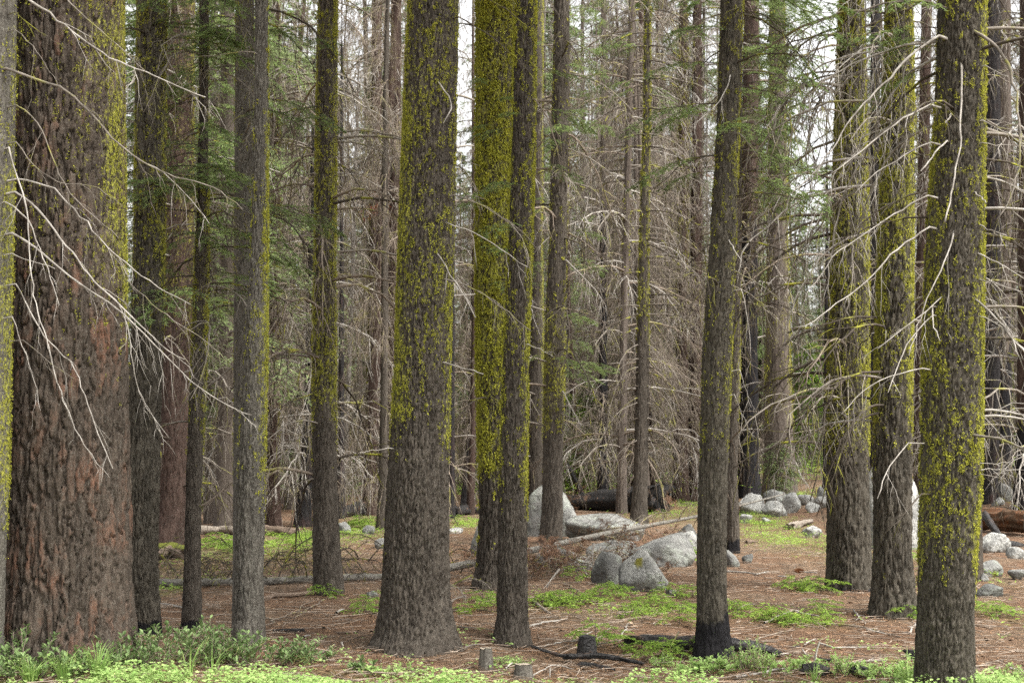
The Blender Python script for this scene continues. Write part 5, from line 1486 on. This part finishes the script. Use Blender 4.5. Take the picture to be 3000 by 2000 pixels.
# pine cone
def cone(label, u, v, length):
    p = gp(u, v)
    g = Geo()
    rng = np.random.default_rng(5)
    n = 130
    i = np.arange(n)
    f = i / n
    a = i * 2.39996
    rr = .22 * length * np.sin(PI * (.12 + .82 * f)) ** .7
    rad = np.stack((0 * a, np.cos(a), np.sin(a)), -1)
    ax = np.array((1.0, 0, 0))
    base = ax * ((f - .5) * length)[:, None] + rad * (rr * .35)[:, None]
    D = rad * .9 + ax * .5
    leaves(g, base, D, rad * -.5 + ax, rr * .95, rr * .8, .3 + .5 * rng.random(n), .05)
    c = p + np.array((0, 0, .22 * length))
    o = obj('pine_cone', g.mesh('pine_cone', CONEM, False), None, tuple(c), (0, .05, .25))
    tag(o, label, 'pine cone')
cone('brown pine cone lying on the needles left of the thick scorched trunk', 2340, 1677, .15)

# sticks on the forest floor
STICKS = [
    ([(556, 1790), (480, 1778), (400, 1770)], 6, TW_PALE, 'pale stick on the needles between the dark trunk and the shrubs'),
    ([(772, 1838), (820, 1815), (870, 1796), (910, 1760)], 5, TW_BROWN, 'thin arching twig in front of the slender dark mossy trunk'),
    ([(950, 1760), (900, 1790), (868, 1815), (818, 1812)], 4, TW_BROWN, 'crooked brown twig below the slender dark mossy trunk'),
    ([(980, 1893), (945, 1918), (918, 1924), (900, 1930)], 5, TW_GREY, 'grey twig by the end of the leafy shrubs'),
    ([(1322, 1843), (1360, 1850), (1450, 1852)], 6, TW_GREY, 'long grey stick between the stout trunk and the brown trunk'),
    ([(1548, 1840), (1590, 1830), (1625, 1826), (1662, 1818)], 7, TW_PALE, 'pale wavy stick to the right of the brown trunk'),
    ([(1550, 1816), (1610, 1815), (1690, 1810)], 4, TW_GREY, 'thin grey stick just above the pale wavy stick'),
    ([(1650, 1710), (1680, 1730), (1740, 1760), (1795, 1783)], 5, TW_BROWN, 'long brown stick below the cracked boulder'),
    ([(1560, 1905), (1610, 1895), (1650, 1886), (1700, 1882), (1735, 1855)], 6, TW_PALE, 'pale forked twig left of the burnt stump'),
    ([(1745, 1893), (1790, 1890), (1835, 1878)], 6, TW_GREY, 'grey stick between the burnt stump and the black log'),
    ([(1745, 1880), (1775, 1865), (1795, 1835)], 5, TW_GREY, 'curved grey twig right of the burnt stump'),
    ([(1362, 1902), (1395, 1900), (1420, 1895)], 6, TW_GREY, 'short grey stick beside the small cut stump'),
    ([(1905, 1858), (1908, 1828), (1930, 1825), (1965, 1830)], 5, TW_PALE, 'pale bent twig standing behind the black charred log'),
    ([(1990, 1848), (1960, 1900), (2010, 1925)], 4, TW_GREY, 'grey twig leaning over the black charred log'),
    ([(2240, 1830), (2300, 1802), (2323, 1792)], 7, TW_PALE, 'pale straight stick in the middle of the needle floor'),
    ([(2323, 1792), (2350, 1803), (2400, 1810)], 6, TW_PALE, 'pale stick meeting the straight one at an angle'),
    ([(2380, 1832), (2460, 1836), (2530, 1845), (2640, 1872)], 7, TW_BROWN, 'long brown branch lying left of the furrowed mossy trunk foot'),
    ([(2540, 1850), (2570, 1860), (2610, 1866)], 6, TW_PALE, 'pale bark-stripped stick under the long brown branch'),
    ([(2400, 1890), (2440, 1908), (2500, 1907), (2570, 1902)], 6, TW_PALE, 'pale kinked stick on open needles'),
    ([(2355, 1895), (2375, 1885), (2390, 1876)], 5, TW_PALE, 'short pale stick above the kinked one'),
    ([(2402, 1878), (2394, 1900), (2388, 1930), (2386, 1960)], 5, TW_PALE, 'upright bleached twig rising from the herbs'),
    ([(2350, 1900), (2360, 1915), (2385, 1925)], 5, TW_PALE, 'short bent stick beside the upright bleached twig'),
    ([(2250, 1945), (2268, 1928), (2320, 1920)], 5, TW_PALE, 'thin pale twig near the end of the black hollow log'),
    ([(2155, 1992), (2230, 1980), (2310, 1965), (2360, 1952)], 9, TW_PALE, 'thick pale branch lying in the herbs'),
    ([(2500, 1948), (2590, 1946), (2685, 1950)], 7, TW_GREY, 'straight grey stick against the moss-flecked trunk'),
    ([(2530, 1948), (2555, 1938), (2575, 1930)], 4, TW_PALE, 'small pale twig crossing the straight grey stick'),
    ([(2685, 1835), (2674, 1845), (2668, 1862), (2645, 1860)], 8, TW_PALE, 'bleached crooked stick beside the moss-flecked trunk'),
    ([(2502, 1792), (2515, 1815), (2535, 1832)], 5, TW_PALE, 'pale twig in front of the furrowed mossy trunk'),
    ([(2130, 1678), (2180, 1684), (2215, 1690), (2252, 1678)], 6, TW_PALE, 'pair of pale twigs below the round grey rock'),
    ([(2355, 1680), (2380, 1682), (2395, 1683)], 5, TW_PALE, 'light twig right next to the pine cone'),
    ([(2280, 1692), (2300, 1697), (2330, 1700)], 5, TW_PALE, 'pale twig below the pine cone'),
    ([(2160, 1790), (2190, 1780), (2215, 1775)], 6, TW_GREY, 'grey stick right of the trunk with black foot'),
    ([(2210, 1880), (2260, 1865), (2330, 1850)], 5, TW_BROWN, 'brown stick above the black hollow charred log'),
    ([(2008, 1788), (2025, 1788), (2042, 1782)], 6, TW_GREY, 'short stick left of the trunk with black foot'),
    ([(1940, 1905), (1985, 1912), (2000, 1918)], 4, TW_BROWN, 'thin twig by the black charred log'),
    ([(1560, 1985), (1620, 1960), (1680, 1965)], 4, TW_PALE, 'thin pale stick between the low stump and the herbs'),
    ([(1480, 1965), (1500, 1955), (1505, 1952)], 6, TW_PALE, 'short pale stick left of the low broad stump'),
    ([(1612, 1955), (1611, 1972), (1610, 1985)], 6, TW_PALE, 'upright pale peg of wood at the edge of the herbs'),
    ([(1310, 1790), (1370, 1790), (1460, 1800)], 4, TW_DARK, 'dark thin stick between the stout and brown trunks'),
    ([(1310, 1772), (1340, 1758), (1365, 1750)], 6, TW_GREY, 'grey stick right of the stout trunk'),
    ([(1000, 1880), (1006, 1895)], 7, TW_PALE, 'stubby pale wood peg left of the stout flared trunk'),
    ([(890, 1872), (900, 1868), (910, 1868)], 7, TW_PALE, 'small chip of pale wood by the short charred stick'),
    ([(985, 1800), (1000, 1795), (1008, 1790)], 7, TW_PALE, 'short pale stick left of the stout flared trunk'),
    ([(700, 1795), (760, 1815), (850, 1823)], 5, TW_BROWN, 'brown twig right of the pale grey trunk'),
    ([(1820, 1865), (1835, 1850), (1842, 1830)], 5, TW_PALE, 'curled pale twig behind the burnt stump'),
    ([(1640, 1665), (1612, 1700), (1600, 1725)], 5, TW_PALE, 'bare pale twig leaning below the sloping slab'),
    ([(1740, 1590), (1735, 1620), (1705, 1655), (1722, 1688)], 6, TW_PALE, 'long pale bare twig hanging before the sloping slab'),
    ([(1760, 1600), (1745, 1635), (1726, 1665)], 5, TW_PALE, 'second pale bare twig before the sloping slab'),
    ([(2900, 1790), (2960, 1800), (3005, 1815)], 4, TW_BROWN, 'brown twig on the needles right of the moss-flecked trunk'),
    ([(2860, 1960), (2910, 1950), (2955, 1935)], 4, TW_GREY, 'thin grey twig at the foot of the moss-flecked trunk'),
    ([(2960, 1965), (3000, 1975)], 8, TW_PALE, 'short thick pale stick right of the moss-flecked trunk'),
    ([(1590, 1600), (1618, 1640), (1650, 1660)], 5, TW_DARK, 'dark bare twig in front of the wedge-shaped boulder'),
]
for i, (pts, w_, m, lab) in enumerate(STICKS):
    P = np.array([gp(*p) for p in pts])
    n = max(8, 4 * len(pts))
    s = np.linspace(0, len(P) - 1, n)
    P = np.stack([np.interp(s, range(len(P)), P[:, k]) for k in range(3)], -1)
    rng = np.random.default_rng(700 + i)
    L = np.linalg.norm(P[-1] - P[0])
    P[1:-1] += (rng.random((n - 2, 3)) - .5) * L * .03
    r = .5 * w_ * px(P[0][1])
    P[:, 2] = ground(P[:, 0], P[:, 1]) + r * .9 + .012 + .02 * np.sin(np.linspace(0, PI, n)) * rng.random()
    if 'upright' in lab or 'standing' in lab or 'leaning' in lab or 'hanging' in lab or 'before the' in lab or 'peg' in lab:
        y = P[-1][1]
        P = np.array([at(*p, y) for p in pts])
        P = np.stack([np.interp(s, range(len(pts)), P[:, k]) for k in range(3)], -1)
        P[:, 2] = np.maximum(P[:, 2], ground(P[:, 0], P[:, 1]) + r * .8)
    g = Geo()
    c = P[0].copy()
    tubes(g, P[None], (np.linspace(1, .5, n) * r)[None], 6, tone=.5)
    if L > .5:
        Q, l = grow(P[None], 3, np.array([L * .22]), rng, .2, .6, .1, 4, .08, .9)
        tubes(g, Q, np.linspace(r * .45, r * .2, 4)[None], 4, tone=.5)
    o = obj('fallen_stick', g.mesh('fallen_stick', m, True, c), None, tuple(c))
    tag(o, lab, 'stick')

# ------------------------------------------------------------------ litter: needles, twigs, chips (nobody could count them)
def scatter(n, rng, ylo=9.4, yhi=34, power=1.6):
    """ground points, denser near the camera"""
    f = rng.random(n) ** power
    y = ylo + (yhi - ylo) * f
    x = (rng.random(n) - .5) * 2 * .40 * y
    return x, y
rng = np.random.default_rng(31)
x, y = scatter(85000, rng, power=1.9)
a = rng.random(len(x)) * 2 * PI
l = .05 + .11 * rng.random(len(x))
wd = .0022 + .003 * rng.random(len(x)) + .00012 * y
z = ground(x, y) + (fbm(x * 2.2, y * 2.2, 0 * x, 3, 3) - .5) * .07 * sstep(60, 10, y) + .008 + .02 * rng.random(len(x))
D = np.stack((np.cos(a), np.sin(a), (rng.random(len(x)) - .5) * .35), -1)
S = np.stack((-np.sin(a), np.cos(a), 0 * a), -1)
c = np.stack((x, y, z), -1)
V = np.stack((c - D * l[:, None] * .5, c + S * wd[:, None] + D * l[:, None] * .1, c + D * l[:, None] * .5), 1).reshape(-1, 3)
g = Geo()
g.add(V, None, np.arange(len(V)).reshape(-1, 3), tone=np.repeat(rng.random(len(x)) ** 1.3, 3))
obj('needle_litter', g.mesh('needle_litter', LITTER, False), None, kind='stuff')['label'] = 'fallen brown needles covering the forest floor'
x, y = scatter(5000, rng, power=1.8)
n = len(x)
a = rng.random(n) * 2 * PI
D = np.stack((np.cos(a), np.sin(a), (rng.random(n) - .5) * .6), -1)
N = np.stack(((rng.random(n) - .5), (rng.random(n) - .5), .8 + 0 * a), -1)
l = .02 + .06 * rng.random(n) ** 2
g = Geo()
leaves(g, np.stack((x, y, ground(x, y) + .012 + (fbm(x * 2.2, y * 2.2, 0 * x, 3, 3) - .5) * .07), -1), D, N, l, l * (.3 + .5 * rng.random(n)), rng.random(n), .1)
obj('bark_litter', g.mesh('bark_litter', CHIP, False), None, kind='stuff')['label'] = 'bark flakes and wood chips strewn over the needle floor'
x, y = scatter(7000, rng, power=1.7)
a = rng.random(len(x)) * 2 * PI
l = .10 + .35 * rng.random(len(x)) ** 2
n = 3
s = np.linspace(-.5, .5, n)
P = np.stack((x[:, None] + np.cos(a)[:, None] * l[:, None] * s, y[:, None] + np.sin(a)[:, None] * l[:, None] * s, 0 * x[:, None] * s), -1)
P = P + (rng.random(P.shape) - .5) * l[:, None, None] * .12
P[..., 2] = ground(P[..., 0], P[..., 1]) + .012 + .03 * rng.random((len(x), 1)) + (fbm(P[..., 0] * 2.2, P[..., 1] * 2.2, 0 * P[..., 0], 3, 3) - .5) * .07
g = Geo()
tubes(g, P, np.linspace(1, .5, n)[None] * (.002 + .004 * rng.random((len(x), 1)) ** 2 + .00008 * y[:, None]), 3, tone=rng.random(len(x)))
obj('twig_litter', g.mesh('twig_litter', LITTER_P, True), None, kind='stuff')['label'] = 'small broken twigs strewn over the needle floor'

# ------------------------------------------------------------------ low green growth
def herb_leaves(name, mat, x, y, zmax, size, rng, label, per=3, lobed=True):
    n = len(x)
    g = Geo()
    z = ground(x, y)
    hgt = zmax * (.35 + .65 * rng.random(n)) * (.25 + 1.5 * sstep(.3, .7, fbm(x * 1.9, y * 1.9, 0 * x, 61, 3)))
    for k in range(per):
        a = rng.random(n) * 2 * PI
        off = size * rng.random((n, 1)) * .6
        D = np.stack((np.cos(a), np.sin(a), (rng.random(n) - .35) * .7), -1)
        p = np.stack((x, y, z + hgt * (1 - .25 * k / per * rng.random(n))), -1) + D * off
        N = np.stack(((rng.random(n) - .5) * 1.1, (rng.random(n) - .5) * 1.1 - .15, 1 + 0 * a), -1)
        l = size * (.4 + .95 * rng.random(n))
        leaves(g, p, D, N, l, l * (.75 if lobed else .3), np.clip(rng.random(n) * .8 + .15, 0, 1), .12)
    o = obj(name, g.mesh(name, mat, False), None, kind='stuff')
    o['label'] = label
rng = np.random.default_rng(41)
# foreground strip of bright herbs
n = 15000
x = (rng.random(n) - .5) * 2 * 4.6
edge = 10.42 + .30 * (fbm(x * 1.1, 0 * x, 0 * x, 5, 3) - .5) * 2 + .10 * sstep(-.6, -1.6, x) * sstep(-3.4, -2.6, x)
y = 8.4 + (edge - 8.4) * rng.random(n) ** .65
dens = fbm(x * 2.3, y * 2.3, 0 * x, 17, 2)
keep = (dens > .40) & (rng.random(n) < .25 + .75 * sstep(-3.3, -2.6, x))
x, y = x[keep], y[keep]
herb_leaves('herb_cover', LEAF_HERB, x, y, .105, .032, rng, 'dense bright green low herbs along the sunny forest edge')
# loose herbs reaching in over the needles
n = 2600
x = (rng.random(n) - .5) * 9
y = 10.2 + 2.6 * rng.random(n) ** 2.2
keep = (fbm(x * 1.7, y * 1.7, 0 * x, 27, 2) > .47) & ~((x > .1) & (x < 2.3) & (y > 10.75))
herb_leaves('sparse_herbs', LEAF_HERB, x[keep], y[keep], .06, .030, rng, 'scattered small green herbs on the needles')
# mid-distance patches of low green growth
gx, gy = [], []
for cx_, cyy, rx, ry, st in GREENS:
    m = int(750 * st * min(3.0, max(.5, rx * ry)))
    gx.append(cx_ + rng.normal(size=m) * rx * .55)
    gy.append(cyy + rng.normal(size=m) * ry * .55)
gx, gy = np.concatenate(gx), np.concatenate(gy)
keep = (fbm(gx * 2.5, gy * 2.5, 0 * gx, 7, 2) > .42) & (gy > 10)
herb_leaves('low_green_cover', NEEDLE_YOUNG, gx[keep], gy[keep], .08, .060, rng, 'patches of low bright green plants on the forest floor', 2, False)
# far undergrowth
n = 5500
y = 48 + 50 * rng.random(n)
x = (rng.random(n) - .5) * 2 * .4 * y
keep = fbm(x * .35, y * .35, 0 * x, 8, 2) > .45
herb_leaves('far_undergrowth', NEEDLE_YOUNG, x[keep], y[keep], .55, .22, rng, 'bright green undergrowth far back between the trunks', 4, False)

# fir seedlings: low flat sprays
SEED = [(1415, 1760), (1455, 1775), (1370, 1790), (1440, 1790), (1640, 1765), (1590, 1770), (1680, 1770), (1655, 1780), (1780, 1745), (1800, 1735), (1755, 1765), (1900, 1772), (1930, 1782), (2000, 1790), (1870, 1810), (1990, 1830), (1850, 1795),
        (2145, 1790), (2160, 1805), (2280, 1825), (2320, 1830), (2350, 1835), (2300, 1818), (2420, 1822), (2410, 1800), (2390, 1718), (2350, 1730), (2330, 1725), (2405, 1735), (1080, 1788), (1070, 1800), (840, 1600), (870, 1615), (640, 1595), (660, 1610), (620, 1600), (690, 1620), (900, 1580), (930, 1590),
        (1030, 1545), (1060, 1535), (1100, 1545), (1340, 1540), (2890, 1795), (2930, 1805), (2630, 1800), (2660, 1810), (1745, 1890), (1800, 1900), (1880, 1902), (2020, 1915), (2640, 1790), (950, 1745), (1960, 1745), (2030, 1745)]
def seedling(u, v, i, label, group, s=1.0, H=.14, W=9):
    p = gp(u, v)
    rg = random.Random(i * 31 + 7)
    t = thing('fir_seedling', label, 'seedling', p, rg.uniform(0, 6.28), group, s * (.8 + .5 * rg.random()) * max(1.0, p[1] / 15))
    g = Geo()
    h = H * (.7 + .6 * rg.random())
    obj('stem', SEEDSTEM, t, (0, 0, 0), (0, 0, 0), (1, 1, h / .15))
    for k in range(W):
        nm, wm = YOUNGV[rg.randrange(3)]
        f = (k + .5) / W
        b = obj('branch', wm, t, (0, 0, h * (.25 + .75 * f)), (0, rg.uniform(-.2, .15), k * 2.4 + rg.uniform(-.3, .3)), (1.15 - .6 * f) * rg.uniform(.6, 1.0))
        obj('needles', nm, b, kind='stuff')
g = Geo()
tubes(g, np.array([[(0, 0, -.02), (.002, 0, .05), (0, .003, .10), (0, 0, .155)]]), np.array([[.004, .003, .0025, .001]]), 5)
SEEDSTEM = g.mesh('stem', TW_DARK)
SREF = ((1415, 1760, 'between the stout flared trunk and the brown trunk'), (1640, 1770, 'on open needles right of the brown trunk'), (1790, 1745, 'in front of the cracked boulder'), (1900, 1790, 'on the needles below the cracked boulder'), (2000, 1790, 'left of the black-footed trunk'), (1870, 1815, 'behind the burnt stump'),
        (2150, 1800, 'right of the black-footed trunk'), (2300, 1825, 'beside the angled pale sticks'), (2415, 1812, 'left of the furrowed mossy trunk'), (2370, 1725, 'at the foot of the thick scorched mossy trunk'), (1075, 1795, 'left of the stout flared trunk'), (855, 1605, 'behind the slender dark mossy trunk'),
        (650, 1605, 'in the green patch behind the grey trunks'), (915, 1585, 'in the fern-green patch by the slender mossy trunk'), (1060, 1542, 'beside the half-burnt log'), (1340, 1540, 'right behind the stout flared trunk'), (2910, 1800, 'right of the moss-flecked trunk'), (2645, 1800, 'at the foot of the furrowed mossy trunk'),
        (1745, 1890, 'beside the burnt stump'), (1840, 1900, 'in front of the black charred log'), (2020, 1915, 'touching the black-footed trunk'), (950, 1745, 'at the foot of the slender dark mossy trunk'), (1990, 1745, 'right of the cracked boulder'))
for i, (u, v) in enumerate(SEED):
    far_ = gp(u, v)[1] > 19
    ref = min(SREF, key=lambda q: math.hypot(q[0] - u, 2 * (q[1] - v)))[2]
    seedling(u, v, i, 'low flat bright green fir seedling ' + ref, 'fir seedlings farther back' if far_ else 'fir seedlings on the needle floor', 1.0, .12, 8 if far_ else 9)
seedling(1790, 1700, 201, 'green fir sapling growing in the crack of the boulder', None, .8, .32, 16)
seedling(2000, 1655, 202, 'bright green fir sapling beside the cracked boulder', None, .85, .34, 20)
seedling(1945, 1935, 203, 'feathery green sapling behind the herbs left of the black-footed trunk', None, 1.0, .26, 18)
seedling(1690, 1700, 204, 'small fir sapling left of the cracked boulder', None, .9, .2, 10)

# leafy shrubs at the left edge
def shrub(label, u, v, n, H, Wd, seed, mat=None, lsize=.055, name='leafy_shrub', lw=.42):
    p = gp(u, v)
    t = thing(name, label, 'shrub', p)
    rng = np.random.default_rng(seed)
    if mat is None:
        n, H = int(n * .72), H * .88
    g, gl = Geo(), Geo()
    a = rng.random(n) * 2 * PI
    rad = Wd * np.sqrt(rng.random(n))
    h = H * (.45 + .6 * rng.random(n)) * (1 - .45 * (rad / Wd) ** 2)
    s = np.linspace(0, 1, 6)
    b = np.stack((np.cos(a) * rad * .5, np.sin(a) * rad * .35, 0 * a), -1)
    e = np.stack((np.cos(a) * rad, np.sin(a) * rad * .7, h), -1)
    P = b[:, None, :] + (e - b)[:, None, :] * s[None, :, None]
    P[..., 2] -= .03
    P += (rng.random(P.shape) - .5) * .05 * s[None, :, None]
    tubes(g, P, np.linspace(.005, .002, 6)[None], 4, tone=rng.random(n))
    K = 15
    tt = .30 + .70 * (np.arange(K)[None] / (K - 1)) ** .6 * np.ones((n, 1))
    q, T = along(P, np.minimum(tt, .999))
    la = rng.random((n, K)) * 2 * PI
    D = np.stack((np.cos(la), np.sin(la), .25 + .5 * rng.random((n, K))), -1) + T * .4
    N = np.array((0, 0, 1.0)) + (rng.random((n, K, 3)) - .5) * .9 - nrm(D) * .3
    ll = lsize * (.6 + .6 * rng.random((n, K)))
    leaves(gl, q.reshape(-1, 3), D.reshape(-1, 3), N.reshape(-1, 3), ll.ravel(), ll.ravel() * lw, np.clip(rng.random(n * K) * .7 + .15, 0, 1))
    obj('stems', g.mesh('stems', TW_BROWN), t, kind='stuff')
    obj('leaves', gl.mesh('leaves', mat or LEAF_SHRUB, False), t, kind='stuff')
shrub('tall leafy dark green shrub at the foot of the huge plated trunk', 60, 1985, 60, .46, .42, 1)
shrub('sprawling leafy shrub between the huge plated trunk and the thin brown trunk', 480, 1950, 70, .38, .55, 2)
shrub('leafy shrub covering the foot of the pale grey mossy trunk', 640, 1940, 80, .44, .42, 3)
shrub('low leafy shrub in front of the pale grey mossy trunk', 780, 1945, 50, .28, .45, 4)
shrub('small leafy shrub at the right end of the shrubs, reaching onto the needles', 885, 1940, 26, .26, .26, 5)
shrub('small leafy shrub against the right side of the huge plated trunk', 340, 1960, 40, .34, .35, 6)
shrub('low leafy shrub in front of the huge plated trunk', 200, 1985, 40, .26, .5, 7)
shrub('little leafy plant standing in the herbs left of the stout flared trunk', 1065, 1975, 14, .20, .12, 8)
shrub('bright feathery green bush right beside the black-footed trunk', 2190, 1965, 60, .30, .26, 9, LEAF_HERB, .032, 'green_bush')
shrub('broad-leaved bright green plant in front of the black-footed trunk', 2080, 1968, 40, .16, .26, 10, LEAF_HERB, .05, 'green_bush', .5)
shrub('green herb clump in the herbs left of the moss-flecked trunk', 2490, 1978, 40, .20, .22, 11, LEAF_HERB, .035, 'green_bush')
shrub('green herb clump near the upright bleached twig', 2340, 1970, 30, .16, .26, 12, LEAF_HERB, .045, 'green_bush', .5)
shrub('green herb clump left of the grass at the moss-flecked trunk', 2610, 1990, 40, .17, .3, 13, LEAF_HERB, .045, 'green_bush', .5)
shrub('green bush at the right of the moss-flecked trunk foot', 2960, 1995, 40, .16, .3, 14, LEAF_HERB, .035, 'green_bush')
shrub('tuft of fine green plants between the two cut stumps', 1490, 1945, 40, .10, .22, 15, LEAF_HERB, .025, 'green_bush')
shrub('leafy green herb patch below the needles of the stout trunk', 1130, 1975, 30, .12, .35, 16, LEAF_HERB, .04, 'green_bush', .5)
shrub('small green plant beside the grass blade at the herbs edge', 1940, 1950, 24, .13, .12, 17, LEAF_HERB, .03, 'green_bush')

# grass tufts
def grass(label, u, v, n, H, seed, lean=.45, mat=None):
    p = gp(u, v)
    rng = np.random.default_rng(seed)
    a = rng.random(n) * 2 * PI
    h = H * (.5 + .6 * rng.random(n))
    s = np.linspace(0, 1, 6)
    ln = lean * (.3 + rng.random(n)) * h
    b = np.stack((np.cos(a), np.sin(a), 0 * a), -1) * (.05 * rng.random((n, 1)))
    C = b[:, None] + np.stack((np.cos(a)[:, None] * ln[:, None] * s ** 2, np.sin(a)[:, None] * ln[:, None] * s ** 2, h[:, None] * (s - .25 * s ** 3)), -1)
    W = np.stack((-np.sin(a + .6), np.cos(a + .6), 0 * a), -1)[:, None] * ((.0045 * (1 - s ** 1.5) + .0006)[None, :, None])
    V = np.stack((C - W, C + W), 2).reshape(-1, 3)
    idx = np.arange(n * 12).reshape(n, 6, 2)
    q = np.stack((idx[:, :-1, 0], idx[:, :-1, 1], idx[:, 1:, 1], idx[:, 1:, 0]), -1).reshape(-1, 4)
    g = Geo()
    g.add(V, q, None, tone=np.repeat(rng.random(n), 12))
    o = obj('grass_tuft', g.mesh('grass_tuft', mat or GRASS, True), None, tuple(p))
    tag(o, label, 'grass')
grass('tall grass tuft in front of the huge plated trunk', 285, 1998, 60, .36, 1)
grass('fine grass tuft by the leafy shrub at the huge trunk foot', 90, 2005, 80, .24, 2, .7)
grass('drooping grass tuft below the huge plated trunk', 190, 2002, 50, .28, 3, .7)
grass('few long grass blades among the leafy shrubs', 555, 1985, 14, .34, 4)
grass('thin grass blades rising from the herbs by the pale grey trunk', 620, 1990, 10, .3, 5)
grass('tall bright grass tuft at the left foot of the moss-flecked trunk', 2660, 2010, 36, .32, 6, .7)
grass('upright bright grass blades touching the moss-flecked trunk', 2700, 2012, 16, .36, 7, .3)
grass('dry pale grass stem with drooping blades in the herbs', 1985, 1985, 12, .24, 8, .5)
grass('thin grass in front of the bright feathery bush', 2240, 1990, 16, .22, 9)
grass('grass blades by the upright bleached twig', 2385, 1995, 16, .18, 10)
